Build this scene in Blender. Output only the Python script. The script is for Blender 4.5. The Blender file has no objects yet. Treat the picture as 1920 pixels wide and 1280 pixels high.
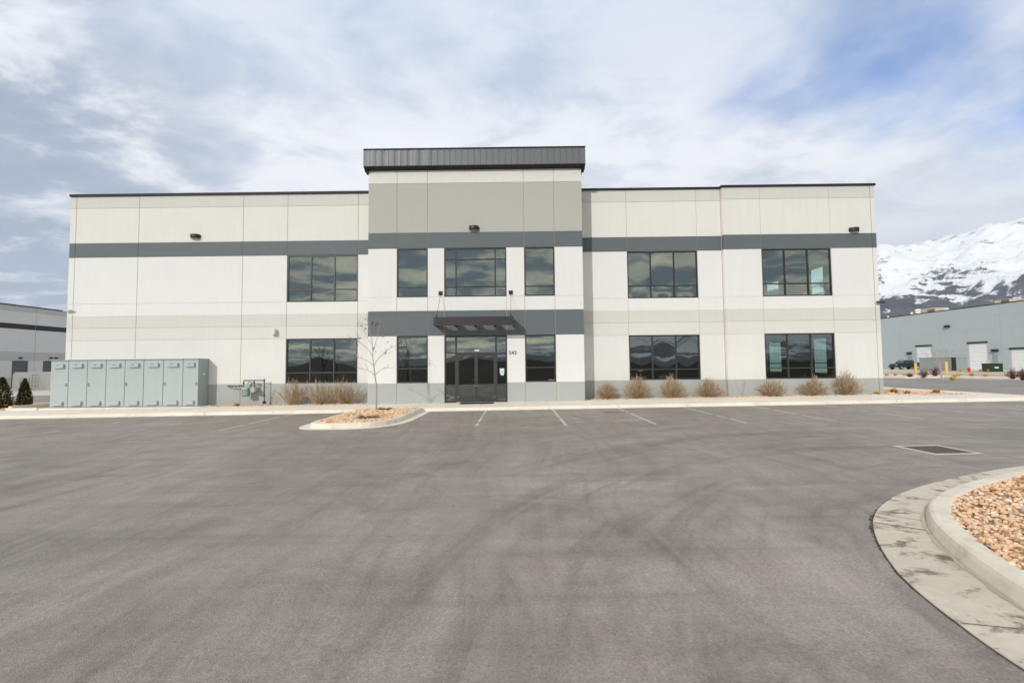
import bpy, math, random
import numpy as np
from mathutils import Vector, Matrix, noise

D = bpy.data
SC = bpy.context.scene
COL = SC.collection
R = math.radians
random.seed(7)

# ------------------------------------------------------------------ camera
CAM = Vector((0.121, -23.5, 1.878))
PITCH, ROLL, YAW, FPX = 0.0503801, -0.0099312, -0.0065768, 880.0
_f = Vector((math.sin(YAW) * math.cos(PITCH), math.cos(YAW) * math.cos(PITCH), math.sin(PITCH)))
_r = Vector((math.cos(YAW), -math.sin(YAW), 0))
_u = _r.cross(_f)
_r2 = math.cos(ROLL) * _r + math.sin(ROLL) * _u
_u2 = -math.sin(ROLL) * _r + math.cos(ROLL) * _u
cd = D.cameras.new('camera')
cam = D.objects.new('camera', cd)
COL.objects.link(cam)
M = Matrix((( _r2.x, _u2.x, -_f.x, CAM.x), (_r2.y, _u2.y, -_f.y, CAM.y), (_r2.z, _u2.z, -_f.z, CAM.z), (0, 0, 0, 1)))
cam.matrix_world = M
cd.sensor_width = 36.0
cd.lens = 36.0 * FPX / 1920.0
cd.clip_start = 0.1
cd.clip_end = 40000
SC.camera = cam

# ------------------------------------------------------------------ sky, sun, exposure
SUN_AZ, SUN_EL = R(29), R(25)            # sun to the left of and behind the camera
sun_dir = Vector((-math.sin(SUN_AZ) * math.cos(SUN_EL), -math.cos(SUN_AZ) * math.cos(SUN_EL), math.sin(SUN_EL)))
SUN_STRENGTH = 2.8
sl = D.lights.new('sun', 'SUN')
sl.energy = SUN_STRENGTH
sl.angle = R(1.0)
sl.color = (1.0, 0.965, 0.93)
sun = D.objects.new('sun', sl)
COL.objects.link(sun)
sun.rotation_euler = sun_dir.to_track_quat('Z', 'Y').to_euler()
sun.location = (-30, -60, 40)
SC.view_settings.view_transform = 'Standard'
SC.view_settings.look = 'None'
SC.view_settings.gamma = 1
SC.view_settings.exposure = 0.11
SC.render.engine = 'CYCLES'
SC.cycles.volume_bounces = 0
SC.cycles.max_bounces = 8
SC.cycles.transparent_max_bounces = 12

W = D.worlds.new("World")
SC.world = W
W.use_nodes = True


class NT:
    """small helper for node trees"""
    def __init__(s, nt):
        s.nt = nt
        s.n = nt.nodes
        s.l = nt.links
        s.n.clear()

    def node(s, t, **kw):
        o = s.n.new(t)
        for k, v in kw.items():
            setattr(o, k, v)
        return o

    def put(s, inp, v):
        if isinstance(v, bpy.types.NodeSocket):
            s.l.new(v, inp)
        elif v is not None:
            if hasattr(inp.default_value, '__len__') and not hasattr(v, '__len__'):
                v = (v,) * len(inp.default_value)
            if hasattr(inp.default_value, '__len__') and len(inp.default_value) == 4 and len(v) == 3:
                v = (*v, 1)
            inp.default_value = v

    def math(s, op, a, b=None, c=None, clamp=False):
        o = s.node('ShaderNodeMath', operation=op, use_clamp=clamp)
        s.put(o.inputs[0], a)
        if b is not None:
            s.put(o.inputs[1], b)
        if c is not None:
            s.put(o.inputs[2], c)
        return o.outputs[0]

    def vmath(s, op, a, b=None):
        o = s.node('ShaderNodeVectorMath', operation=op)
        s.put(o.inputs[0], a)
        if b is not None:
            s.put(o.inputs[1], b)
        return o.outputs[0] if op not in ('DOT_PRODUCT', 'LENGTH') else o.outputs['Value']

    def mix(s, f, a, b, blend='MIX'):
        o = s.node('ShaderNodeMix', data_type='RGBA', blend_type=blend)
        s.put(o.inputs[0], f)
        s.put(o.inputs[6], a)
        s.put(o.inputs[7], b)
        return o.outputs[2]

    def noise(s, vec, scale, detail=4, rough=.5, dist=0, lac=2.0):
        o = s.node('ShaderNodeTexNoise')
        s.put(o.inputs['Vector'], vec)
        s.put(o.inputs['Scale'], scale)
        s.put(o.inputs['Detail'], detail)
        s.put(o.inputs['Roughness'], rough)
        s.put(o.inputs['Distortion'], dist)
        s.put(o.inputs['Lacunarity'], lac)
        return o.outputs[0]

    def vor(s, vec, scale, feature='F1', out=0, rnd=1.0):
        o = s.node('ShaderNodeTexVoronoi', feature=feature)
        s.put(o.inputs['Vector'], vec)
        s.put(o.inputs['Scale'], scale)
        s.put(o.inputs['Randomness'], rnd)
        return o.outputs[out]

    def ramp(s, f, stops, interp='LINEAR'):
        o = s.node('ShaderNodeValToRGB')
        o.color_ramp.interpolation = interp
        e = o.color_ramp.elements
        while len(e) > 1:
            e.remove(e[-1])
        for i, (p, c) in enumerate(stops):
            if not hasattr(c, '__len__'):
                c = (c, c, c)
            el = e[0] if i == 0 else e.new(p)
            el.position = p
            el.color = (*c, 1)
        s.put(o.inputs[0], f)
        return o.outputs[0]

    def smooth(s, v, a, b):
        o = s.node('ShaderNodeMapRange', interpolation_type='SMOOTHSTEP')
        s.put(o.inputs['Value'], v)
        s.put(o.inputs['From Min'], a)
        s.put(o.inputs['From Max'], b)
        return o.outputs[0]

    def scale(s, vec, sc, loc=(0, 0, 0), rot=(0, 0, 0)):
        o = s.node('ShaderNodeMapping')
        s.put(o.inputs['Vector'], vec)
        o.inputs['Scale'].default_value = sc
        o.inputs['Location'].default_value = loc
        o.inputs['Rotation'].default_value = rot
        return o.outputs[0]


# world: physical sky behind a broken layer of thin cloud
w = NT(W.node_tree)
tc = w.node('ShaderNodeTexCoord').outputs['Generated']
sky = w.node('ShaderNodeTexSky', sky_type='NISHITA')
sky.sun_disc = False
sky.sun_elevation = SUN_EL
sky.sun_rotation = math.atan2(sun_dir.x, sun_dir.y)
sky.altitude = 1400
sky.air_density = 1.0
sky.dust_density = 0.6
dirn = w.vmath('NORMALIZE', tc)
sep = w.node('ShaderNodeSeparateXYZ')
w.put(sep.inputs[0], dirn)
dx, dy, dz = sep.outputs
zc = w.math('MAXIMUM', w.math('ADD', dz, 0.13), 0.06)
comb = w.node('ShaderNodeCombineXYZ')
w.put(comb.inputs[0], w.math('DIVIDE', dx, zc))
w.put(comb.inputs[1], w.math('DIVIDE', dy, zc))
uv = comb.outputs[0]
cA = w.noise(w.scale(uv, (0.75, 0.6, 1), (3.1, 1.7, 0), (0, 0, R(-14))), 1.6, 8, .56, .2)
cB = w.noise(w.scale(uv, (0.95, 0.62, 1), (0.4, 7.7, 0), (0, 0, R(-52))), 1.7, 9, .58, .25)
cC = w.noise(w.scale(uv, (1.0, 1.2, 1), (5.4, 2.7, 0)), 2.5, 9, .58, .3)
# where the sky opens: upper right, a little upper left, low far left
def lobe(d, inner, outer):
    v = Vector(d).normalized()
    return w.smooth(w.vmath('DOT_PRODUCT', dirn, tuple(v)), math.cos(R(outer)), math.cos(R(inner)))
def pxdir(px, py):
    return _f + (px - 960) / FPX * _r2 - (py - 640) / FPX * _u2
opn = w.math('ADD', w.math('MULTIPLY', lobe(pxdir(2000, 150), 2, 22), 0.22), w.math('MULTIPLY', lobe(pxdir(430, 30), 1, 13), 0.10))
opn = w.math('ADD', opn, w.math('MULTIPLY', lobe(pxdir(-120, 330), 2, 13), 0.14))
opn = w.math('ADD', opn, w.math('MULTIPLY', lobe(pxdir(1500, 60), 1, 16), 0.10))
cov = w.math('ADD', w.math('MULTIPLY', cA, 0.5), w.math('MULTIPLY', cB, 0.5))
cov = w.math('SUBTRACT', cov, opn)
cov = w.math('ADD', cov, w.math('MULTIPLY', w.smooth(dz, 0.40, 0.16), 0.17))
cloud = w.smooth(cov, 0.11, 0.40)
cloud = w.math('MULTIPLY', cloud, 0.97)
# cloud brightness: thin bright sheet with greyer bellies
bel = w.math('ADD', w.math('MULTIPLY', cC, 0.75), w.math('MULTIPLY', cB, 0.25))
dark = w.math('MULTIPLY', lobe(pxdir(-140, 340), 2, 25), w.smooth(cC, .34, .54))
darkb = w.smooth(dy, 0.1, -0.4)
lit = w.ramp(bel, [(0.34, (10.9, 10.9, 10.9)), (0.48, (10.0, 10.1, 10.3)), (0.62, (6.3, 6.9, 8.0))])
hi = w.smooth(dz, 0.36, 0.60)
lit = w.mix(w.math('MULTIPLY', hi, .45), lit, (4.8, 5.9, 7.9))
lit = w.mix(w.math('MULTIPLY', w.smooth(dz, .40, .20), .65), lit, (9.5, 9.7, 10.0))
lit = w.mix(w.math('MULTIPLY', dark, .75), lit, (2.6, 3.3, 4.7))
south = w.ramp(bel, [(0.37, (21, 19.2, 13.5)), (0.47, (12.5, 12.3, 10.0)), (0.54, (2.6, 3.4, 3.9))])
lit = w.mix(darkb, lit, south)
skyc = w.mix(1.0, sky.outputs[0], (1.05, 1.4, 1.85), 'MULTIPLY')
col = w.mix(cloud, skyc, lit)
bg = w.node('ShaderNodeBackground')
w.put(bg.inputs[0], col)
bg.inputs[1].default_value = 0.10
wo = w.node('ShaderNodeOutputWorld')
w.l.new(bg.outputs[0], wo.inputs[0])
W.cycles.sampling_method = 'MANUAL'
W.cycles.sample_map_resolution = 1024


# ------------------------------------------------------------------ helpers
def G(x):
    """the lot climbs gently to the right"""
    return 0.0085 * max(-50.0, min(50.0, x))

def onZ(px, py, z):
    d = _f + (px - 960) / FPX * _r2 - (py - 640) / FPX * _u2
    t = (z - CAM.z) / d.z
    return CAM + t * d

def onY(px, py, y):
    d = _f + (px - 960) / FPX * _r2 - (py - 640) / FPX * _u2
    t = (y - CAM.y) / d.y
    return CAM + t * d

def onX(px, py, x):
    d = _f + (px - 960) / FPX * _r2 - (py - 640) / FPX * _u2
    t = (x - CAM.x) / d.x
    return CAM + t * d

def tag(o, label=None, cat=None, group=None, kind=None):
    for k, v in (('label', label), ('category', cat), ('group', group), ('kind', kind)):
        if v:
            o[k] = v
    return o

def empty(name, loc=(0, 0, 0), rz=0):
    o = D.objects.new(name, None)
    COL.objects.link(o)
    o.location = loc
    o.rotation_euler = (0, 0, rz)
    return o

class MB:
    def __init__(s):
        s.v = []
        s.f = []
        s.m = []
        s.off = Vector((0, 0, 0))

    def face(s, pts, m=0):
        b = len(s.v)
        s.v += [tuple(Vector(p) + s.off) for p in pts]
        s.f.append(tuple(range(b, b + len(pts))))
        s.m.append(m)

    def box(s, x0, x1, y0, y1, z0, z1, m=0, skip=''):
        p = [(x0, y0, z0), (x1, y0, z0), (x1, y1, z0), (x0, y1, z0), (x0, y0, z1), (x1, y0, z1), (x1, y1, z1), (x0, y1, z1)]
        for k, q in (('b', (3, 2, 1, 0)), ('t', (4, 5, 6, 7)), ('f', (0, 1, 5, 4)), ('k', (2, 3, 7, 6)), ('l', (3, 0, 4, 7)), ('r', (1, 2, 6, 5))):
            if k not in skip:
                s.face([p[i] for i in q], m)

    def bev(s, x0, x1, y0, y1, z0, z1, b, m=0):
        """box with chamfered edges"""
        cx, cy, cz = (x0 + x1) / 2, (y0 + y1) / 2, (z0 + z1) / 2
        hx, hy, hz = (x1 - x0) / 2, (y1 - y0) / 2, (z1 - z0) / 2
        P = {}
        base = len(s.v)
        idx = 0
        for sx in (-1, 1):
            for sy in (-1, 1):
                for sz in (-1, 1):
                    for a in range(3):
                        q = [hx - b, hy - b, hz - b]
                        q[a] += b
                        s.v.append(tuple(Vector((cx + sx * q[0], cy + sy * q[1], cz + sz * q[2])) + s.off))
                        P[(sx, sy, sz, a)] = base + idx
                        idx += 1
        S = (-1, 1)
        def add(k, out):
            vs = [Vector(s.v[i]) for i in k]
            n = (vs[1] - vs[0]).cross(vs[2] - vs[0])
            if n.dot(Vector(out)) < 0:
                k = k[::-1]
            s.f.append(tuple(k))
            s.m.append(m)
        for t in S:
            add([P[(t, -1, -1, 0)], P[(t, 1, -1, 0)], P[(t, 1, 1, 0)], P[(t, -1, 1, 0)]], (t, 0, 0))
            add([P[(-1, t, -1, 1)], P[(1, t, -1, 1)], P[(1, t, 1, 1)], P[(-1, t, 1, 1)]], (0, t, 0))
            add([P[(-1, -1, t, 2)], P[(1, -1, t, 2)], P[(1, 1, t, 2)], P[(-1, 1, t, 2)]], (0, 0, t))
        for t in S:
            for q in S:
                add([P[(t, q, -1, 0)], P[(t, q, 1, 0)], P[(t, q, 1, 1)], P[(t, q, -1, 1)]], (t, q, 0))
                add([P[(t, -1, q, 0)], P[(t, 1, q, 0)], P[(t, 1, q, 2)], P[(t, -1, q, 2)]], (t, 0, q))
                add([P[(-1, t, q, 1)], P[(1, t, q, 1)], P[(1, t, q, 2)], P[(-1, t, q, 2)]], (0, t, q))
        for a in S:
            for c in S:
                for e in S:
                    add([P[(a, c, e, 0)], P[(a, c, e, 1)], P[(a, c, e, 2)]], (a, c, e))

    def tube(s, pts, rad, n=8, m=0, cap=True):
        pts = [Vector(p) for p in pts]
        if not hasattr(rad, '__len__'):
            rad = [rad] * len(pts)
        base = len(s.v)
        ref = None
        for i, p in enumerate(pts):
            t = (pts[min(i + 1, len(pts) - 1)] - pts[max(i - 1, 0)])
            if t.length < 1e-9:
                t = Vector((0, 0, 1))
            t.normalize()
            if ref is None:
                ref = Vector((1, 0, 0)) if abs(t.x) < .8 else Vector((0, 1, 0))
            a = (ref - t * ref.dot(t))
            if a.length < 1e-5:
                a = Vector((0, 0, 1)) - t * t.z
            a.normalize()
            ref = a
            bb = t.cross(a)
            for k in range(n):
                an = 2 * math.pi * k / n
                s.v.append(tuple(p + s.off + rad[i] * (math.cos(an) * a + math.sin(an) * bb)))
        for i in range(len(pts) - 1):
            for k in range(n):
                k2 = (k + 1) % n
                s.f.append((base + i * n + k, base + i * n + k2, base + (i + 1) * n + k2, base + (i + 1) * n + k))
                s.m.append(m)
        if cap:
            s.f.append(tuple(base + k for k in range(n))[::-1])
            s.m.append(m)
            s.f.append(tuple(base + (len(pts) - 1) * n + k for k in range(n)))
            s.m.append(m)

    def lathe(s, prof, n=16, m=0, c=(0, 0, 0)):
        base = len(s.v)
        for (r, z) in prof:
            for k in range(n):
                a = 2 * math.pi * k / n
                s.v.append((c[0] + r * math.cos(a), c[1] + r * math.sin(a), c[2] + z))
        for i in range(len(prof) - 1):
            for k in range(n):
                k2 = (k + 1) % n
                s.f.append((base + i * n + k, base + i * n + k2, base + (i + 1) * n + k2, base + (i + 1) * n + k))
                s.m.append(m)

    def prism(s, prof, x0, x1, m=0, axis='x'):
        """profile of (a,b) points extruded along an axis"""
        def P(a, b, t):
            return (t, a, b) if axis == 'x' else ((a, t, b) if axis == 'y' else (a, b, t))
        A = [P(a, b, x0) for a, b in prof]
        B = [P(a, b, x1) for a, b in prof]
        s.face(A[::-1], m)
        s.face(B, m)
        k = len(prof)
        for i in range(k):
            j = (i + 1) % k
            s.face([A[i], A[j], B[j], B[i]], m)

    def build(s, name, mats, parent=None, smooth=False, loc=None):
        me = D.meshes.new(name)
        me.from_pydata(s.v, [], s.f)
        if not isinstance(mats, (list, tuple)):
            mats = [mats]
        for q in mats:
            me.materials.append(q)
        me.polygons.foreach_set('material_index', s.m)
        if smooth:
            me.polygons.foreach_set('use_smooth', [True] * len(s.f))
        me.update()
        o = D.objects.new(name, me)
        COL.objects.link(o)
        if parent:
            o.parent = parent
        if loc:
            o.location = loc
        return o

def copy_tree(o, parent=None):
    c = o.copy()
    COL.objects.link(c)
    if parent:
        c.parent = parent
    for ch in list(o.children):
        copy_tree(ch, c)
    return c


# ------------------------------------------------------------------ materials
MATS = {}
def mat(name, fn):
    m = D.materials.new(name)
    m.use_nodes = True
    t = NT(m.node_tree)
    out = t.node('ShaderNodeOutputMaterial')
    b = t.node('ShaderNodeBsdfPrincipled')
    t.l.new(b.outputs[0], out.inputs[0])
    geo = t.node('ShaderNodeNewGeometry')
    fn(t, b, geo.outputs['Position'], out, geo)
    MATS[name] = m
    return m

def bump(t, b, h, strength=.3, dist=.01):
    o = t.node('ShaderNodeBump')
    o.inputs['Strength'].default_value = strength
    o.inputs['Distance'].default_value = dist
    t.put(o.inputs['Height'], h)
    t.l.new(o.outputs[0], b.inputs['Normal'])

def painted(name, c, var=.05, rough=.75, streak=.05):
    def fn(t, b, P, out, geo):
        n1 = t.noise(P, 0.6, 5, .6)
        n2 = t.noise(t.scale(P, (5, 5, .35)), 1.5, 5, .6)
        n3 = t.noise(P, 60, 3, .6)
        f = t.math('ADD', t.math('MULTIPLY', t.math('SUBTRACT', n1, .5), var * 2), t.math('MULTIPLY', t.math('SUBTRACT', n2, .5), streak * 2))
        f = t.math('ADD', f, 1.0)
        t.put(b.inputs['Base Color'], t.mix(1.0, c, f, 'MULTIPLY'))
        b.inputs['Roughness'].default_value = rough
        b.inputs['Specular IOR Level'].default_value = .3
        bump(t, b, t.math('ADD', n3, t.math('MULTIPLY', n1, 3)), .25, .004)
    return mat(name, fn)

painted('wall_white', (.75, .745, .735), .03, streak=.04)
painted('wall_cream', (.73, .715, .68), .035, streak=.05)
painted('wall_warm', (.715, .705, .685), .03, streak=.04)
painted('wall_light_beige', (.67, .66, .63), .03, streak=.04)
painted('wall_beige', (.635, .62, .588), .03, streak=.04)
painted('wall_olive', (.455, .45, .41), .03, streak=.03)
painted('wall_slate', (.125, .145, .157), .05, .6, streak=.03)
painted('wall_base_grey', (.40, .42, .41), .04, streak=.04)
painted('seam', (.50, .38, .24), .25, .9)
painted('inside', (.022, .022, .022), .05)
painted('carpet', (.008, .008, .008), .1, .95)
painted('roof_grey', (.3, .3, .3), .1, .9)
painted('far_grey', (.62, .61, .62), .04)
painted('far_grey_dark', (.48, .47, .475), .04)
painted('far_slate', (.035, .042, .05), .04)
painted('far_blue', (.43, .475, .485), .04)
painted('far_white', (.78, .78, .76), .03)
painted('door_grey', (.12, .12, .14), .04)
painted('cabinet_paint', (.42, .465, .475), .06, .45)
painted('cabinet_shaded', (.31, .36, .365), .035, .55)  # cabinet paint darkened for body and lid, side's shade put into the colour
painted('meter_green', (.21, .31, .29), .05, .5)
painted('yellow_paint', (.66, .47, .12), .08, .5)
painted('red_paint', (.55, .03, .03), .08, .5)
painted('green_metal', (.012, .045, .022), .1, .5)
painted('beige_metal', (.52, .45, .32), .06, .6)
painted('white_metal', (.75, .75, .74), .05, .5)
painted('dumpster_grey', (.30, .33, .33), .06, .6)
painted('line_paint', (.55, .525, .485), .2, .8)
painted('silt', (.50, .43, .33), .35, .95)
painted('old_tar', (.07, .055, .042), .3, .9)
painted('rubber', (.02, .02, .02), .1, .8)
painted('paper', (.62, .75, .72), .02, .8)

def simple(name, c, rough=.5, metal=0.0, spec=.5):
    def fn(t, b, P, out, geo):
        n = t.noise(P, 14, 4, .6)
        t.put(b.inputs['Base Color'], t.mix(1.0, c, t.ramp(n, [(.3, .85), (.7, 1.12)]), 'MULTIPLY'))
        b.inputs['Roughness'].default_value = rough
        b.inputs['Metallic'].default_value = metal
        b.inputs['Specular IOR Level'].default_value = spec
    return mat(name, fn)

simple('frame_dark', (.028, .028, .027), .35, 0, .6)
simple('frame_grey', (.06, .058, .057), .35, .3, .6)
simple('coping_dark', (.022, .025, .026), .6, .0, .25)
simple('cornice_metal', (.15, .155, .165), .5, .25)
simple('awning_metal', (.032, .030, .030), .5, .2)
simple('lamp_bronze', (.03, .027, .024), .4, .3)
simple('lens', (.5, .5, .45), .2)
simple('steel', (.5, .5, .5), .3, .9)
simple('pipe_grey', (.06, .065, .07), .5, .4)
simple('meter_grey', (.42, .43, .43), .4, .3)
simple('cam_white', (.7, .7, .7), .4)
simple('cam_black', (.02, .02, .02), .3)
simple('truck_paint', (.006, .022, .020), .22, .1, .6)
simple('truck_glass', (.05, .09, .10), .08, 0, .9)
simple('chrome', (.6, .6, .6), .2, .9)
simple('ink', (.03, .03, .03), .5)
simple('grate', (.13, .105, .085), .7, .5)

def glass_fn(t, b, P, out, geo):
    t.n.remove(b)
    tr = t.node('ShaderNodeBsdfTransparent')
    tr.inputs[0].default_value = (.70, .88, .86, 1)
    gl = t.node('ShaderNodeBsdfGlossy')
    gl.inputs['Color'].default_value = (.86, .92, .87, 1)
    gl.inputs['Roughness'].default_value = 0.0
    bp = t.node('ShaderNodeBump')
    bp.inputs['Strength'].default_value = 1
    bp.inputs['Distance'].default_value = .0006
    t.put(bp.inputs['Height'], t.noise(t.scale(P, (1, 1, .8)), 1.3, 2, .5))
    t.l.new(bp.outputs[0], gl.inputs['Normal'])
    ci = t.math('ABSOLUTE', t.vmath('DOT_PRODUCT', geo.outputs['Incoming'], geo.outputs['True Normal']))
    f = t.math('ADD', t.math('MULTIPLY', t.math('POWER', t.math('SUBTRACT', 1.0, ci), 5.0),   .7), .265, clamp=True)
    mx = t.node('ShaderNodeMixShader')
    t.put(mx.inputs[0], f)
    t.l.new(tr.outputs[0], mx.inputs[1])
    t.l.new(gl.outputs[0], mx.inputs[2])
    t.l.new(mx.outputs[0], out.inputs[0])
mat('glass', glass_fn)

def asphalt_fn(t, b, P, out, geo):
    big = t.noise(P, .16, 7, .66, 1.2)
    blot = t.noise(t.scale(P, (1, 1, 1), (3, 8, 0)), .75, 7, .68, 1.4)
    mid = t.noise(t.scale(P, (.35, 1.4, 1), rot=(0, 0, R(8))), 1.0, 7, .65, .6)
    wn = t.node('ShaderNodeTexNoise')
    t.put(wn.inputs['Vector'], P)
    wn.inputs['Scale'].default_value = .11
    wn.inputs['Detail'].default_value = 2
    PW = t.vmath('ADD', P, t.vmath('MULTIPLY', wn.outputs['Color'], (3.5, 3.5, 0)))
    tyre = t.noise(t.scale(PW, (2.6, .17, 1), rot=(0, 0, R(-35))), 1.4, 6, .62, .7)
    tyre3 = t.noise(t.scale(PW, (3.0, .22, 1), (2, 5, 0), rot=(0, 0, R(30))), 1.4, 6, .62, .7)
    tyre2 = t.noise(t.scale(P, (.14, 2.6, 1), rot=(0, 0, R(4))), 1.2, 5, .6, .5)
    fine = t.noise(P, 42, 5, .75)
    vf = t.vor(P, 130)
    spk = t.vor(P, 75, out=1)
    f = t.ramp(big, [(.32, .82), (.5, 1.0), (.68, 1.16)])
    f = t.mix(1.0, f, t.ramp(blot, [(.32, .84), (.5, 1.0), (.66, 1.13)]), 'MULTIPLY')
    f = t.mix(1.0, f, t.ramp(mid, [(.30, .88), (.5, 1.0), (.72, 1.10)]), 'MULTIPLY')
    f = t.mix(1.0, f, t.ramp(tyre, [(.33, .87), (.47, 1.0), (.70, 1.07)]), 'MULTIPLY')
    f = t.mix(.8, f, t.ramp(tyre3, [(.33, .91), (.45, 1.0), (.72, 1.06)]), 'MULTIPLY')
    f = t.mix(.9, f, t.ramp(tyre2, [(.28, .86), (.45, 1.0), (.75, 1.10)]), 'MULTIPLY')
    f = t.mix(1.0, f, t.ramp(fine, [(.30, .76), (.5, 1.0), (.7, 1.24)]), 'MULTIPLY')
    f = t.mix(1.0, f, t.ramp(spk, [(0, .80), (.5, 1.0), (.93, 1.06), (1, 1.6)]), 'MULTIPLY')
    # tyre arcs swung round the kerbed island
    ctr = t.vmath('SUBTRACT', P, (9.5, -22.5, 0.0))
    rad_ = t.vmath('LENGTH', ctr)
    sc3 = t.node('ShaderNodeSeparateXYZ')
    t.put(sc3.inputs[0], ctr)
    ang = t.math('ARCTAN2', sc3.outputs[1], sc3.outputs[0])
    cmb = t.node('ShaderNodeCombineXYZ')
    t.put(cmb.inputs[0], t.math('MULTIPLY', rad_, 1.15))
    t.put(cmb.inputs[1], t.math('MULTIPLY', ang, 1.3))
    arc = t.noise(cmb.outputs[0], 1.6, 5, .6, .35)
    amask = t.math('MULTIPLY', t.smooth(rad_, 5.5, 7.0), t.smooth(rad_, 17, 11))
    f = t.mix(amask, f, t.mix(1.0, f, t.ramp(arc, [(.36, .78), (.48, 1.0), (.68, 1.06)]), 'MULTIPLY'))
    # pale scuffs and dried salt near the parking stalls
    sc = t.noise(t.scale(P, (.55, 2.2, 1), (4, 1, 0)), 1.1, 6, .65, .9)
    sepn = t.node('ShaderNodeSeparateXYZ')
    t.put(sepn.inputs[0], P)
    near = t.smooth(sepn.outputs[1], -11, -7)
    sm = t.math('MULTIPLY', t.smooth(sc, .58, .70), t.math('MULTIPLY', near, .6))
    dk = t.math('MULTIPLY', t.smooth(t.noise(t.scale(P, (.5, 1.0, 1), (9, 3, 0)), .9, 6, .6, 1.0), .58, .74), .38)
    oil = t.math('MULTIPLY', t.smooth(t.noise(t.scale(P, (1, 1.4, 1), (2, 11, 0)), 1.7, 4, .55, .6), .68, .76), .45)
    tint = t.mix(t.smooth(blot, .4, .6), (.300, .257, .222), (.290, .252, .222))
    base = t.mix(1.0, tint, f, 'MULTIPLY')
    base = t.mix(sm, base, (.50, .46, .42))
    base = t.mix(dk, base, (.14, .115, .095))
    base = t.mix(oil, base, (.10, .088, .075))
    t.put(b.inputs['Base Color'], base)
    t.put(b.inputs['Roughness'], t.ramp(mid, [(.3, .55), (.7, .75)]))
    b.inputs['Specular IOR Level'].default_value = .4
    bump(t, b, t.math('ADD', vf, t.math('MULTIPLY', fine, 1.0)), .7, .008)
mat('asphalt', asphalt_fn)

def concrete(name, c, stain=.0):
    def fn(t, b, P, out, geo):
        n1 = t.noise(P, .8, 6, .65, .3)
        n2 = t.noise(P, 9, 5, .6)
        f = t.mix(1.0, t.ramp(n1, [(.3, .90), (.7, 1.07)]), t.ramp(n2, [(.3, .93), (.7, 1.06)]), 'MULTIPLY')
        base = t.mix(1.0, c, f, 'MULTIPLY')
        if stain:
            s1 = t.noise(t.scale(P, (1, 1.3, 1)), 2.4, 8, .7, .35)
            base = t.mix(t.math('MULTIPLY', t.smooth(s1, .50, .64), stain), base, (.17, .13, .09))
            s2 = t.noise(P, 5.5, 5, .7, .5)
            base = t.mix(t.math('MULTIPLY', t.smooth(s2, .62, .72), stain * .8), base, (.10, .08, .06))
        t.put(b.inputs['Base Color'], base)
        b.inputs['Roughness'].default_value = .85
        b.inputs['Specular IOR Level'].default_value = .25
        bump(t, b, t.noise(P, 45, 4, .7), .35, .004)
    return mat(name, fn)
concrete('concrete', (.78, .71, .62), .10)
concrete('concrete_dirty', (.60, .535, .44), .95)
concrete('concrete_curb', (.74, .66, .55), .22)
concrete('concrete_far', (.60, .55, .47), .15)

def gravel_fn(t, b, P, out, geo):
    c = t.vor(P, 14, out=1)
    d = t.vor(P, 14)
    n = t.noise(P, 1.2, 4)
    sp = t.node('ShaderNodeSeparateColor')
    t.put(sp.inputs[0], c)
    base = t.ramp(sp.outputs[0], [(0, (.36, .20, .12)), (.35, (.52, .33, .22)), (.7, (.62, .45, .32)), (1, (.70, .60, .50))])
    base = t.mix(1.0, base, t.ramp(n, [(.3, .85), (.7, 1.1)]), 'MULTIPLY')
    t.put(b.inputs['Base Color'], base)
    b.inputs['Roughness'].default_value = .9
    bump(t, b, t.math('MULTIPLY', d, -1), 1.0, .05)
mat('gravel_bed', gravel_fn)

def stone_fn(t, b, P, out, geo):
    r = geo.outputs['Random Per Island']
    base = t.ramp(r, [(0, (.44, .23, .12)), (.15, (.62, .36, .19)), (.4, (.76, .50, .29)), (.72, (.78, .57, .40)), (.88, (.80, .68, .54)), (.95, (.55, .42, .32)), (1, (.30, .20, .14))])
    base = t.mix(1.0, base, t.ramp(t.noise(P, 30, 3), [(.3, .85), (.7, 1.1)]), 'MULTIPLY')
    t.put(b.inputs['Base Color'], base)
    b.inputs['Roughness'].default_value = .85
mat('stone', stone_fn)

def soil_fn(t, b, P, out, geo):
    n = t.noise(P, .02, 8, .6)
    n2 = t.noise(P, .6, 6, .6)
    base = t.ramp(n, [(.3, (.022, .019, .013)), (.6, (.038, .032, .021)), (.8, (.06, .048, .03))])
    base = t.mix(1.0, base, t.ramp(n2, [(.3, .7), (.7, 1.25)]), 'MULTIPLY')
    t.put(b.inputs['Base Color'], base)
    b.inputs['Roughness'].default_value = 1
    b.inputs['Specular IOR Level'].default_value = .1
mat('soil', soil_fn)

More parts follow.
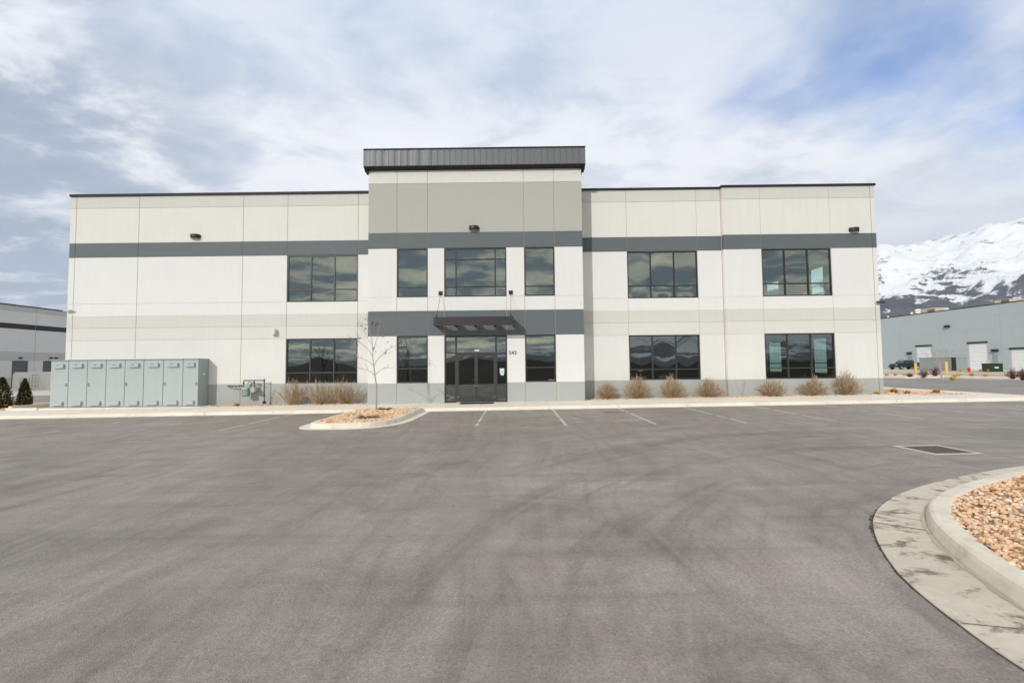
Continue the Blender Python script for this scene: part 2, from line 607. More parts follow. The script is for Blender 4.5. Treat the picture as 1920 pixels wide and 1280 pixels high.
def mountain_mat(name, div, rockmul=1.0):
  def mountain_fn(t, b, P, out, geo):
      sepn = t.node('ShaderNodeSeparateXYZ')
      t.put(sepn.inputs[0], P)
      nn = t.node('ShaderNodeSeparateXYZ')
      t.put(nn.inputs[0], geo.outputs['Normal'])
      h = sepn.outputs[2]
      n = t.noise(P, .0016, 9, .62, .6)
      n2 = t.noise(t.scale(P, (1, 1, 2.2)), .006, 8, .7, .4)
      # snow cover: rises with height, breaks up on steep rock and brushy benches
      s = t.math('ADD', t.math('DIVIDE', h, div), t.math('MULTIPLY', t.math('SUBTRACT', n, .5), 1.25))
      s = t.math('ADD', s, t.math('MULTIPLY', t.math('SUBTRACT', n2, .5), 1.5))
      s = t.math('ADD', s, t.math('MULTIPLY', t.math('SUBTRACT', nn.outputs[2], .75), .9))
      snow = t.smooth(s, .50, .64)
      rock = t.ramp(n2, [(.3, (.05, .052, .066)), (.55, (.10, .095, .105)), (.75, (.19, .165, .15))])
      crag = t.math('MULTIPLY', t.smooth(n2, .555, .62), t.smooth(t.noise(t.scale(P, (1, 1, 3)), .0022, 6, .65), .50, .58))
      snow = t.math('SUBTRACT', snow, t.math('MULTIPLY', crag, .85), clamp=True)
      t.put(b.inputs['Base Color'], t.mix(snow, rock, (.88, .89, .92)))
      b.inputs['Roughness'].default_value = .9
      b.inputs['Specular IOR Level'].default_value = .1
      bump(t, b, t.noise(P, .008, 9, .7), .55, 35)
  return mat(name, mountain_fn)
mountain_mat('mountain_face', 1230)
mountain_mat('mountain_face_south', 420)

def foliage(name, stops, rough=.8):
    def fn(t, b, P, out, geo):
        r = geo.outputs['Random Per Island']
        t.put(b.inputs['Base Color'], t.ramp(r, stops))
        b.inputs['Roughness'].default_value = rough
        b.inputs['Specular IOR Level'].default_value = .15
    return mat(name, fn)
foliage('dry_stem', [(0, (.20, .12, .06)), (.5, (.46, .32, .19)), (1, (.62, .49, .34))])
foliage('dry_head', [(0, (.44, .33, .23)), (.5, (.64, .53, .41)), (1, (.78, .69, .57))])
foliage('tuft_blade', [(0, (.46, .30, .05)), (.5, (.70, .50, .09)), (1, (.86, .68, .22))])
foliage('evergreen', [(0, (.022, .014, .009)), (.5, (.045, .040, .016)), (.8, (.08, .08, .02)), (1, (.24, .23, .04))])
foliage('bark', [(0, (.40, .32, .27)), (1, (.44, .36, .31))])
foliage('bark_dark', [(0, (.09, .075, .06)), (1, (.13, .11, .09))])
foliage('red_leaf', [(0, (.11, .02, .015)), (.6, (.24, .045, .025)), (1, (.42, .13, .06))])
foliage('dead_twig', [(0, (.06, .03, .02)), (.6, (.18, .10, .06)), (1, (.45, .32, .22))])
foliage('red_shrub', [(0, (.05, .02, .025)), (1, (.13, .05, .05))])
m = MATS


# ------------------------------------------------------------------ setting
def sheet(name, x0, x1, y0, y1, z, mt, kind='structure', seg=1):
    mb = MB()
    xs = sorted(set([x0, x1] + [q for q in (-50, 50) if x0 < q < x1]))
    for a, c in zip(xs, xs[1:]):
        mb.face([(a, y0, z + G(a)), (c, y0, z + G(c)), (c, y1, z + G(c)), (a, y1, z + G(a))])
    return tag(mb.build(name, mt), kind=kind)

sheet('ground', -10600, 10600, -10600, 10600, -.05, m['soil'])
sheet('asphalt_lot', -95, 130, -27, 170, 0, m['asphalt'])

def slab(mb, x0, x1, y0, y1, zf, zb, gap=.006, mm=0, depth=.2, lip=.012):
    """a raised concrete slab following the slope, front height zf, back height zb, with an eased front edge"""
    a, c = x0 + gap, x1 - gap
    def P(x, y, z):
        return (x, y, z + G(x))
    mb.face([P(a, y0 + .03, zf), P(c, y0 + .03, zf), P(c, y1, zb), P(a, y1, zb)], mm)
    mb.face([P(a, y0, zf - .03), P(c, y0, zf - .03), P(c, y0 + .03, zf), P(a, y0 + .03, zf)], mm)
    mb.face([P(a, y0 - .02, -depth), P(c, y0 - .02, -depth), P(c, y0, zf - .03), P(a, y0, zf - .03)], mm)
    mb.face([P(c, y0, -depth), P(c, y1, -depth), P(c, y1, zb), P(c, y0 + .03, zf)], mm)
    mb.face([P(a, y1, -depth), P(a, y0, -depth), P(a, y0 + .03, zf), P(a, y1, zb)], mm)
    mb.face([P(c, y1, -depth), P(a, y1, -depth), P(a, y1, zb), P(c, y1, zb)], mm)

# pavement along the front, in slabs, wrapping the right corner
mb = MB()
CURB = -3.5
x = -60.0
while x < 21.9:
    nx = min(x + 2.93, 22.0)
    if nx <= -22.9 or x >= 21.4:
        slab(mb, x, nx, CURB, -.9, .115, .15)
    elif x >= 18.3:
        slab(mb, x, nx, CURB, -1.55, .115, .145)
    elif x > -7.5 and nx < 4.2:
        slab(mb, x, nx, CURB, -1.18, .115, .15)
    else:
        slab(mb, x, nx, CURB, -.95, .115, .148)
    x = nx
# round right corner
cxr, cyr, rr_ = 19.2, .0, 3.5
pts = [(22.0, CURB)]
for k in range(9):
    a = -math.pi / 2 + k / 8 * math.pi / 2
    pts.append((22.0 + .75 * math.cos(a), CURB + .75 + .75 * math.sin(a)))
pts += [(22.75, 40.0), (21.2, 40.0), (21.2, -.9), (22.0, -.9)]
top = [(px, py, .13 + G(px)) for px, py in pts]
mb.face(top)
for i in range(len(pts)):
    j = (i + 1) % len(pts)
    a, c = pts[i], pts[j]
    mb.face([(a[0], a[1], -.2), (c[0], c[1], -.2), (c[0], c[1], .13 + G(c[0])), (a[0], a[1], .13 + G(a[0]))])
tag(mb.build('pavement', m['concrete']), kind='structure')

# gutter pan
mb = MB()
x = -60.0
while x < 22.0:
    nx = min(x + 2.93, 22.0)
    if not (-7.2 < x + 1.4 < -3.2):
        a, c = x + .004, nx - .004
        mb.face([(a, -3.86, .006 + G(a)), (c, -3.86, .006 + G(c)), (c, CURB + .02, .012 + G(c)), (a, CURB + .02, .012 + G(a))])
    x = nx
tag(mb.build('gutter', m['concrete']), kind='structure')

def sweep(path, prof, closed=False):
    """prof: (offset to the left of travel, z); returns MB"""
    mb = MB()
    P = [Vector((p[0], p[1], 0)) for p in path]
    n = len(P)
    rows = []
    for i in range(n):
        a = P[(i - 1) % n] if (closed or i > 0) else P[i]
        c = P[(i + 1) % n] if (closed or i < n - 1) else P[i]
        t = (c - a).normalized()
        nrm = Vector((-t.y, t.x, 0))
        rows.append([(P[i] + nrm * o).to_tuple()[:2] + (z,) for o, z in prof])
    rows = [[(x_, y_, z_ + G(x_)) for x_, y_, z_ in r_] for r_ in rows]
    rng = range(n if closed else n - 1)
    for i in rng:
        j = (i + 1) % n
        for k in range(len(prof) - 1):
            mb.face([rows[i][k], rows[j][k], rows[j][k + 1], rows[i][k + 1]])
    return mb

def smooth_path(pts, n=6):
    out = []
    P = [Vector((p[0], p[1], 0)) for p in pts]
    for i in range(len(P) - 1):
        p0, p1, p2, p3 = P[max(i - 1, 0)], P[i], P[i + 1], P[min(i + 2, len(P) - 1)]
        for k in range(n):
            t = k / n
            q = .5 * ((2 * p1) + (p2 - p0) * t + (2 * p0 - 5 * p1 + 4 * p2 - p3) * t * t + (3 * p1 - p0 - 3 * p2 + p3) * t ** 3)
            out.append((q.x, q.y))
    out.append((P[-1].x, P[-1].y))
    return out

# big island at lower right: travel so that the bed lies on the left
near_path = smooth_path([(14.0, -14.6), (11.0, -15.15), (8.9, -15.75), (7.5, -16.28), (6.2, -16.9), (5.28, -17.5), (4.72, -18.09), (4.34, -18.7), (4.03, -19.4), (3.82, -20.1), (3.72, -21.0), (3.72, -24), (3.72, -29.0)], 6)
curb_prof = [(0, -.12), (0.012, .02), (.03, .10), (.045, .135), (.075, .15), (.20, .152), (.235, .14), (.24, .0)]
tag(sweep(near_path, curb_prof).build('kerb', m['concrete_curb'], smooth=False), kind='structure')
def pan_w(y_):
    return .415 + .18 * max(0.0, min(1.0, (-17.6 - y_) / 1.9))
mbp = MB()
rows_p = []
for i, p in enumerate(near_path):
    a = Vector(near_path[max(i - 1, 0)])
    c = Vector(near_path[min(i + 1, len(near_path) - 1)])
    t_ = (c - a).normalized()
    nr = Vector((-t_.y, t_.x))
    wd = pan_w(p[1])
    row = []
    for f_, z_ in ((1.0, -.05), (.995, .014), (.5, .010), (-.02, .004)):
        q = Vector(p) - nr * (wd * f_)
        row.append((q.x, q.y, z_ + G(q.x)))
    rows_p.append(row)
for i in range(len(rows_p) - 1):
    for k in range(3):
        mbp.face([rows_p[i][k], rows_p[i + 1][k], rows_p[i + 1][k + 1], rows_p[i][k + 1]])
tag(mbp.build('gutter', m['concrete_dirty']), kind='structure')
# dark crumbled joint where the asphalt meets the pan
mbj = MB()
jp = near_path
rnd = random.Random(3)
L_, R_ = [], []
for i in range(len(jp) - 1):
    for sub in range(8):
        f_ = sub / 8
        p = Vector(jp[i]).lerp(Vector(jp[i + 1]), f_)
        t0 = (Vector(jp[min(i + 1, len(jp) - 1)]) - Vector(jp[max(i - 1, 0)])).normalized()
        t1 = (Vector(jp[min(i + 2, len(jp) - 1)]) - Vector(jp[i])).normalized()
        t_ = t0.lerp(t1, f_).normalized()
        nr = Vector((-t_.y, t_.x))
        big_ = max(0, 1 - abs(p.y + 18.3) / 1.1)
        wd = .006 + .022 * max(0, noise.noise(Vector((p.x * 3, p.y * 3, 0)))) + (.004 + .05 * big_) * rnd.random() ** 2
        w0 = pan_w(p.y)
        q0 = p - nr * (w0 - .003)
        q1 = p - nr * (w0 + wd)
        L_.append((q0.x, q0.y, G(q0.x) + .0045))
        R_.append((q1.x, q1.y, G(q1.x) + .0045))
for i in range(len(L_) - 1):
    mbj.face([R_[i], R_[i + 1], L_[i + 1], L_[i]])
tag(mbj.build('joint', m['old_tar']), kind='structure')

# silt and grime along the foot of the kerb
mbs = MB()
S0, S1 = [], []
for i in range(len(jp) - 1):
    for sub in range(8):
        f_ = sub / 8
        p = Vector(jp[i]).lerp(Vector(jp[i + 1]), f_)
        t0 = (Vector(jp[min(i + 1, len(jp) - 1)]) - Vector(jp[max(i - 1, 0)])).normalized()
        nr = Vector((-t0.y, t0.x))
        wd = .008 + .07 * max(0, noise.noise(Vector((p.x * 2.6, p.y * 2.6, 4)))) + .022 * rnd.random()
        q0 = p + nr * .004
        q1 = p - nr * wd
        S0.append((q0.x, q0.y, G(q0.x) + .0085))
        S1.append((q1.x, q1.y, G(q1.x) + .0095))
for i in range(len(S0) - 1):
    mbs.face([S1[i], S1[i + 1], S0[i + 1], S0[i]])
tag(mbs.build('silt', m['silt']), kind='structure')

def pan_joint(i, wj=.012):
    """saw cut across the gutter pan at path index i"""
    a = Vector(near_path[i - 1])
    c = Vector(near_path[i + 1])
    t_ = (c - a).normalized()
    nr = Vector((-t_.y, t_.x))
    p = Vector(near_path[i])
    q0, q1 = p - nr * .02, p - nr * (pan_w(p.y) - .01)
    mb = MB()
    mb.face([(q0.x - t_.x * wj, q0.y - t_.y * wj, .0085 + G(q0.x)), (q1.x - t_.x * wj, q1.y - t_.y * wj, .0175 + G(q1.x)),
             (q1.x + t_.x * wj, q1.y + t_.y * wj, .0175 + G(q1.x)), (q0.x + t_.x * wj, q0.y + t_.y * wj, .0085 + G(q0.x))])
    tag(mb.build('joint', m['old_tar']), kind='structure')
for i_ in (22, 35, 38, 55):
    pan_joint(i_, .004 if i_ != 38 else .008)

def fill(outline, z, mt, name):
    mb = MB()
    mb.face([(x_, y_, z + G(x_)) for x_, y_ in outline])
    o = mb.build(name, mt)
    return o

inner = []
for i, p in enumerate(near_path):
    a = Vector(near_path[max(i - 1, 0)])
    c = Vector(near_path[min(i + 1, len(near_path) - 1)])
    t_ = (c - a).normalized()
    q = Vector(p) + Vector((-t_.y, t_.x)) * .22
    inner.append((q.x, q.y))
near_bed = inner + [(14.0, -29)]
tag(fill(near_bed[::1], .10, m['gravel_bed'], 'gravel_bed'), 'pale orange gravel bed inside the curved kerb at lower right', 'gravel', kind='stuff')

# left island (tree island)
isl = smooth_path([(-6.62, -3.55), (-6.62, -6.0), (-6.60, -7.9), (-6.5, -8.35), (-6.25, -8.6), (-5.6, -8.68), (-4.9, -8.66), (-4.35, -8.4), (-3.98, -7.8), (-3.84, -7.0), (-3.80, -5.8), (-3.78, -4.6), (-3.78, -3.55)], 4)
tag(sweep(isl, curb_prof).build('kerb', m['concrete_curb']), kind='structure')
tag(sweep(isl, [(-.32, -.05), (-.315, .012), (-.15, .010), (.015, .004)]).build('gutter', m['concrete']), kind='structure')
inner2 = []
for i, p in enumerate(isl):
    a = Vector(isl[max(i - 1, 0)])
    c = Vector(isl[min(i + 1, len(isl) - 1)])
    t_ = (c - a).normalized()
    q = Vector(p) + Vector((-t_.y, t_.x)) * .22
    inner2.append((q.x, q.y))
tag(fill(inner2[::1], .11, m['gravel_bed'], 'gravel_bed'), 'orange gravel bed around the small bare tree', 'gravel', kind='stuff')

# beds along the wall
mb = MB()
for (a, c, y0, y1) in ((-15.1, -6.94, -.95, .01), (3.43, 18.3, -.95, .01), (18.3, 21.2, -1.55, 9), (-40, -22.62, -.9, 6)):
    mb.face([(a, y0, .10 + G(a)), (c, y0, .10 + G(c)), (c, y1, .10 + G(c)), (a, y1, .10 + G(a))])
tag(mb.build('gravel_bed', m['gravel_bed']), 'strip of orange gravel along the foot of the building', 'gravel', kind='stuff')

# stones
ico = []
t_ = (1 + 5 ** .5) / 2
for a_ in (-1, 1):
    for b_ in (-t_, t_):
        ico += [(a_, b_, 0), (0, a_, b_), (b_, 0, a_)]
ICO = np.array(ico) / math.sqrt(1 + t_ * t_)
ICOF = []
for i in range(12):
    for j in range(i + 1, 12):
        for k in range(j + 1, 12):
            e = 2 / math.sqrt(1 + t_ * t_)
            if abs(np.linalg.norm(ICO[i] - ICO[j]) - e) < .01 and abs(np.linalg.norm(ICO[j] - ICO[k]) - e) < .01 and abs(np.linalg.norm(ICO[i] - ICO[k]) - e) < .01:
                nn = np.cross(ICO[j] - ICO[i], ICO[k] - ICO[i])
                ICOF.append((i, j, k) if nn @ ICO[i] > 0 else (i, k, j))
ICOF = np.array(ICOF)

def inside(x_, y_, poly):
    r_ = False
    j = len(poly) - 1
    for i in range(len(poly)):
        xi, yi = poly[i]
        xj, yj = poly[j]
        if (yi > y_) != (yj > y_) and x_ < (xj - xi) * (y_ - yi) / (yj - yi) + xi:
            r_ = not r_
        j = i
    return r_

def stones(name, spots, smin, smax, label, seed=1, mt='stone'):
    rg = np.random.default_rng(seed)
    n = len(spots)
    V = np.repeat(ICO[None], n, 0) * rg.uniform(.72, 1.2, (n, 12, 1))
    sc = rg.uniform(smin, smax, (n, 1, 1)) * rg.uniform(.7, 1.25, (n, 1, 3)) * np.array([1, 1, .75])
    V = V * sc
    a = rg.uniform(0, 6.28, n)
    c, s_ = np.cos(a)[:, None], np.sin(a)[:, None]
    X = V[..., 0] * c - V[..., 1] * s_
    Y = V[..., 0] * s_ + V[..., 1] * c
    V = np.stack([X, Y, V[..., 2]], -1) + np.array(spots)[:, None, :]
    F = (ICOF[None] + (np.arange(n) * 12)[:, None, None]).reshape(-1, 3)
    me = D.meshes.new(name)
    me.from_pydata(V.reshape(-1, 3).tolist(), [], F.tolist())
    me.materials.append(m[mt])
    o = D.objects.new(name, me)
    COL.objects.link(o)
    return tag(o, label, 'gravel', kind='stuff')

rg = random.Random(11)
sp = []
while len(sp) < 17000:
    x_, y_ = rg.uniform(4, 11.5), rg.uniform(-21.6, -15.2)
    if inside(x_, y_, near_bed):
        sp.append((x_, y_, .115 + G(x_) + rg.uniform(-.01, .035)))
stones('gravel', sp, .017, .034, 'loose pale orange stones filling the kerbed island at lower right')
sp = []
while len(sp) < 3200:
    x_, y_ = rg.uniform(-6.5, -3.7), rg.uniform(-8.6, -3.6)
    if inside(x_, y_, inner2):
        sp.append((x_, y_, .12 + G(x_) + rg.uniform(-.01, .04)))
stones('gravel', sp, .03, .06, 'loose orange stones filling the island with the bare tree', 2)
sp = []
for k in range(5200):
    a = rg.random()
    if a < .27:
        x_, y_ = rg.uniform(-15.1, -6.95), rg.uniform(-1.0, -.02)
    elif a < .72:
        x_, y_ = rg.uniform(3.45, 18.25), rg.uniform(-1.0, -.02)
    elif a < .9:
        x_, y_ = rg.uniform(18.3, 21.3), rg.uniform(-1.6, 5)
    else:
        x_, y_ = rg.uniform(-29, -22.7), rg.uniform(-1, 3)
    sp.append((x_, y_, .11 + G(x_) + rg.uniform(-.01, .03)))
stones('gravel', sp, .03, .06, 'loose orange stones strewn along the foot of the building', 3)

# parking lines (paint)
mb = MB()
rp = random.Random(5)
for (x_, y0, y1) in ((-9.2, -3.87, -8.75), (-12.05, -3.87, -8.6), (-14.9, -3.87, -8.6), (-17.8, -3.87, -8.6), (-1.12, -3.87, -8.75), (1.66, -3.87, -9.0), (4.38, -3.87, -9.1), (7.1, -3.87, -9.15), (9.85, -3.87, -9.1), (12.6, -3.87, -8.95), (15.3, -3.87, -8.8), (18.0, -3.87, -8.8), (20.7, -3.87, -8.8)):
    y_ = y0
    while y_ > y1:
        l_ = min(.35, y_ - y1)
        wob = rp.uniform(-.006, .006)
        keep = .82 if x_ > -10 else .22
        if x_ > 11:
            keep = .62
        if rp.random() < keep or y_ - l_ <= y1 + .5 or y_ > y0 - .4:
            mb.face([(x_ - .045 + wob, y_ - l_ + .004, .005 + G(x_)), (x_ + .045 + wob, y_ - l_ + .004, .005 + G(x_)), (x_ + .045 + wob, y_, .005 + G(x_)), (x_ - .045 + wob, y_, .005 + G(x_))])
        y_ -= l_
tag(mb.build('parking_lines', m['line_paint']), kind='structure')

# dark scab of old tar in the second bay right of the doors
c_ = onZ(1146, 772.5, .03)
mb = MB()
rp = random.Random(12)
pp = []
for k in range(22):
    a_ = 2 * math.pi * k / 22
    q_ = rp.uniform(.6, 1.1)
    pp.append((c_.x + .42 * q_ * math.cos(a_), c_.y + .10 * q_ * math.sin(a_) - .12 * math.cos(a_), .006 + G(c_.x)))
mb.face(pp)
tag(mb.build('tar_patch', m['old_tar']), kind='structure')

# lower concrete lots left and right, far strips
sheet('concrete_yard', -95, -26.5, 17, 120, .006, m['concrete_far'])
sheet('concrete_yard', 52, 73.2, 14, 150, .006, m['concrete_far'])
mb = MB()
def strip(mb, x0, x1, y0, y1, h_, mm=0):
    mb.face([(x0, y0, h_ + G(x0)), (x1, y0, h_ + G(x1)), (x1, y1, h_ + G(x1)), (x0, y1, h_ + G(x0))], mm)
    mb.face([(x0, y0, -.2), (x1, y0, -.2), (x1, y0, h_ + G(x1)), (x0, y0, h_ + G(x0))], mm)
    mb.face([(x0, y1, -.2), (x0, y0, -.2), (x0, y0, h_ + G(x0)), (x0, y1, h_ + G(x0))], mm)
strip(mb, 39.2, 39.5, 5, 140, .15)
strip(mb, 39.5, 41.2, 5, 140, .14)
strip(mb, 46.6, 46.9, 5, 140, .15)
tag(mb.build('far_kerb', m['concrete']), kind='structure')
mb = MB()
strip(mb, 41.2, 46.6, 5, 140, .13)
strip(mb, 56, 62, 24, 47, .05)
tag(mb.build('gravel_bed', m['gravel_bed']), 'pinkish gravel strip across the drive by the grey-blue building', 'gravel', kind='stuff')
# island nose projecting into the drive
mb = MB()
strip(mb, 35.5, 39.1, 19.5, 23.5, .14)
tag(mb.build('far_kerb', m['concrete']), kind='structure')
# left pad and low kerb
mb = MB()
mb.box(-22.75, -14.95, -1.05, -.01, -.3, .035)
mb.box(-24.3, -22.78, -1.1, -.95, -.3, .06)
mb.box(-24.3, -24.15, -.95, 4.5, -.3, .14)
tag(mb.build('equipment_pad', m['concrete']), kind='structure')


# ------------------------------------------------------------------ mountains and hills
def heightfield(name, mt, us, ds, fn, flip=1, depth_sign=1):
    mb = MB()
    nu, nd = len(us), len(ds)
    for d_ in ds:
        for u_ in us:
            X = u_ * d_
            Y = depth_sign * d_
            mb.v.append((X, Y, fn(u_, d_, X, Y)))
    for i in range(nd - 1):
        for j in range(nu - 1):
            a = i * nu + j
            q = (a, a + 1, a + nu + 1, a + nu)
            if depth_sign < 0:
                q = q[::-1]
            mb.f.append(q)
            mb.m.append(0)
    return tag(mb.build(name, mt, smooth=True), kind='structure')

def sm(t):
    t = max(0, min(1, t))
    return t * t * (3 - 2 * t)

def ne(u_, d_, X, Y):
    crest = np.interp(u_, [.2, .6, .79, .88, .97, 1.04, 1.12, 1.3, 1.8], [.10, .19, .238, .244, .262, .282, .30, .325, .24]) * 6300
    t = (d_ - 2300) / 4000
    base = crest * (sm(t) * .55 + .45 * max(0, min(1, t)) ** 1.1)
    if d_ > 6300:
        base = crest * (1 - .5 * (d_ - 6300) / 2500)
    p = Vector((X * .00055, Y * .00055, 1.3))
    r_ = noise.ridged_multi_fractal(p, .9, 2.1, 7, 1.0, 2.0) / 2.2
    h_ = noise.fractal(p * 5, 1.0, 2.1, 6)
    amp = sm(t * 2.0 + .2)
    e = (r_ - .55) * 500 * amp * (1 - .55 * sm((t - .6) / .4)) + h_ * 95 * amp
    return max(-20, base + e)
us = np.linspace(.25, 1.35, 260)
ds = np.concatenate([np.linspace(2200, 6400, 190), np.linspace(6500, 7700, 10)])
heightfield('mountain', m['mountain_face'], us, ds, ne)

def so(u_, d_, X, Y):
    crest = np.interp(u_, [-1.5, -.9, -.45, -.35, -.30, -.15, -.08, .0, .08, .2, .3, .45, .6, 1.0, 1.5], [.01, .012, .010, .018, .014, .016, .032, .042, .036, .042, .060, .072, .06, .04, .02]) * 7000
    t = (d_ - 4500) / 2500
    base = crest * sm(t) * (1 if d_ <= 7000 else 1 - .5 * (d_ - 7000) / 2000)
    p = Vector((X * .0009, Y * .0009, 5.3))
    return base * (1 + .35 * noise.fractal(p, 1, 2.1, 6)) - 5
heightfield('mountain', m['mountain_face_south'], np.linspace(-1.15, 1.15, 180), np.linspace(4400, 8900, 40), so, depth_sign=-1)

def hill(u_, d_, X, Y):
    c = np.interp(u_, [-1.4, -.8, -.52, -.44, -.38, -.30, -.18, -.10, -.03, .02, .1, .3, .6, 1.4], [.006, .008, .004, .022, .014, .004, .004, .022, .013, .023, .012, .007, .010, .008]) * 420
    t = (d_ - 250) / 170
    b_ = c * sm(t) if d_ <= 420 else c * (1 - sm((d_ - 420) / 200))
    return b_ * (1 + .25 * noise.fractal(Vector((X * .03, Y * .03, 2)), 1, 2, 4)) - .3
heightfield('hill', m['soil'], np.linspace(-1.4, 1.4, 240), np.linspace(240, 640, 30), hill, depth_sign=-1)


# ------------------------------------------------------------------ buildings
BANDMATS = ['wall_white', 'wall_cream', 'wall_warm', 'wall_light_beige', 'wall_beige', 'wall_olive', 'wall_slate', 'wall_base_grey', 'seam', 'inside', 'far_grey', 'far_grey_dark', 'far_slate', 'far_blue']
BI = {n_: i for i, n_ in enumerate(BANDMATS)}
BM = [m[n_] for n_ in BANDMATS]

def cellwall(xs, zs, rows, yf, openings=(), vseam=None, hseam=(), thick=.22, sw=.024, sd=.018, ends='', inner=True, seamw=None):
    """front wall facing -Y in panels. rows: paint per row between zs. openings: (x0,x1,z0,z1)"""
    mb = MB()
    xs = sorted(xs)
    vs = set(xs[1:-1] if vseam is None else vseam)
    hs = set(hseam)
    def isopen(a, c, z0, z1):
        mx, mz = (a + c) / 2, (z0 + z1) / 2
        return any(o[0] < mx < o[1] and o[2] < mz < o[3] for o in openings)
    for j in range(len(zs) - 1):
        z0, z1 = zs[j], zs[j + 1]
        k = BI[rows[j]]
        for i in range(len(xs) - 1):
            a, c = xs[i], xs[i + 1]
            if isopen(a, c, z0, z1):
                for (p, q) in (((a, z0), (a, z1)), ((c, z1), (c, z0))):
                    mb.face([(p[0], yf, p[1]), (q[0], yf, q[1]), (q[0], yf + thick, q[1]), (p[0], yf + thick, p[1])], k)
                if not isopen(a, c, z0 - .1, z0 - .05):
                    mb.face([(a, yf, z0), (a, yf + thick, z0), (c, yf + thick, z0), (c, yf, z0)], k)
                if not isopen(a, c, z1 + .05, z1 + .1):
                    mb.face([(a, yf, z1), (c, yf, z1), (c, yf + thick, z1), (a, yf + thick, z1)], k)
                continue
            h = sw / 2
            aa = a + (h if a in vs else 0)
            cc = c - (h if c in vs else 0)
            zz0 = z0 + (h if z0 in hs else 0)
            zz1 = z1 - (h if z1 in hs else 0)
            mb.face([(aa, yf, zz0), (cc, yf, zz0), (cc, yf, zz1), (aa, yf, zz1)], k)
            y2 = yf + sd
            if a in vs:
                mb.face([(aa, yf, zz0), (aa, yf, zz1), (aa, y2, zz1), (aa, y2, zz0)], k)
                mb.face([(a, y2, z0), (aa, y2, z0), (aa, y2, z1), (a, y2, z1)], BI['seam'])
            if c in vs:
                mb.face([(cc, yf, zz1), (cc, yf, zz0), (cc, y2, zz0), (cc, y2, zz1)], k)
                mb.face([(cc, y2, z0), (c, y2, z0), (c, y2, z1), (cc, y2, z1)], BI['seam'])
            if z0 in hs:
                mb.face([(aa, yf, zz0), (aa, y2, zz0), (cc, y2, zz0), (cc, yf, zz0)], k)
                mb.face([(aa, y2, z0), (cc, y2, z0), (cc, y2, zz0), (aa, y2, zz0)], k)
            if z1 in hs:
                mb.face([(aa, yf, zz1), (cc, yf, zz1), (cc, y2, zz1), (aa, y2, zz1)], k)
                mb.face([(aa, y2, zz1), (cc, y2, zz1), (cc, y2, z1), (aa, y2, z1)], k)
            if inner:
                mb.face([(c, yf + thick, z0), (a, yf + thick, z0), (a, yf + thick, z1), (c, yf + thick, z1)], BI['inside'])
    return mb

def sidewall(mb, x, y0, y1, zs, rows, openings=(), facing=-1, ycuts=(), thick=.22, hseam=()):
    """side wall at x, facing -x (facing=-1) or +x, between y0 and y1"""
    ys = sorted([y0, y1] + list(ycuts) + [q for o in openings for q in o[:2]])
    for j in range(len(zs) - 1):
        for i in range(len(ys) - 1):
            a, c, z0, z1 = ys[i], ys[i + 1], zs[j], zs[j + 1]
            my, mz = (a + c) / 2, (z0 + z1) / 2
            if any(o[0] < my < o[1] and o[2] < mz < o[3] for o in openings):
                xi = x - facing * thick
                for yy in (a, c):
                    mb.face([(x, yy, z0), (x, yy, z1), (xi, yy, z1), (xi, yy, z0)], BI['wall_white'])
                for zz in (z0, z1):
                    mb.face([(x, a, zz), (x, c, zz), (xi, c, zz), (xi, a, zz)], BI['wall_white'])
                continue
            q = [(x, c, z0), (x, a, z0), (x, a, z1), (x, c, z1)]
            if facing > 0:
                q = q[::-1]
            mb.face(q, BI[rows[j]])
            xi = x - facing * thick
            mb.face([(xi, a, z0), (xi, c, z0), (xi, c, z1), (xi, a, z1)], BI['inside'])

bld = empty('office_building', (0, 0, 0))
tag(bld, 'long two storey off-white concrete office building with slate bands and tall entrance bay', 'building')

WZ = [-.6, 1.07, 3.31, 3.94, 4.56, 5.17, 7.55, 8.28, 10.09, 10.70]
WR = ['wall_base_grey', 'wall_warm', 'wall_light_beige', 'wall_beige', 'wall_white', 'wall_white', 'wall_slate', 'wall_cream', 'wall_beige']
HS = [3.31, 3.94, 5.17, 7.55, 8.28, 10.09]
XL = -22.55
# left wing
ops = [(-11.40, -7.80, 1.07, 3.31), (-11.40, -7.80, 5.17, 7.55)]
mb = cellwall([XL, -22.25, -19.02, -13.67, -11.40, -7.80, -6.7], WZ, WR, 0, ops, hseam=HS)
sidewall(mb, XL, 0, 24, WZ, WR, (), -1, (4, 10, 16))
mb.build('wall', BM, bld)
# right wing: middle section
ops = [(5.82, 9.36, 1.07, 3.31), (5.82, 9.36, 5.17, 7.55)]
mb = cellwall([3.2, 5.82, 9.36, 10.66], WZ, WR, 0, ops, hseam=HS, sw=.018)
mb.build('wall', BM, bld)
# right end section stands 0.22 m proud
EY = -.22
XR = 18.22
ops = [(12.47, 15.93, 1.07, 3.31), (12.47, 15.93, 5.17, 7.55)]
sideops = [(3.6, 5.0, 1.2, 3.3), (3.6, 5.0, 5.3, 7.5), (8.2, 10.0, 1.2, 3.3), (8.2, 10.0, 5.3, 7.5)]
mb = cellwall([10.60, 12.47, 15.93, 18.0, XR], WZ, WR, EY, ops, hseam=HS, sw=.018, vseam=[12.47, 15.93, 18.0])
sidewall(mb, 10.60, EY, .05, WZ, WR, (), -1)
WZS = [-.6, 1.07, 1.2, 3.3, 3.31, 3.94, 4.56, 5.17, 5.3, 7.5, 7.55, 8.28, 10.09, 10.70]
WRS = ['wall_base_grey', 'wall_warm', 'wall_warm', 'wall_light_beige', 'wall_light_beige', 'wall_beige', 'wall_white', 'wall_white', 'wall_white', 'wall_slate', 'wall_slate', 'wall_cream', 'wall_beige']
sidewall(mb, XR, EY, 24, WZS, WRS, sideops, 1, (12, 18))
mb.build('wall', BM, bld)
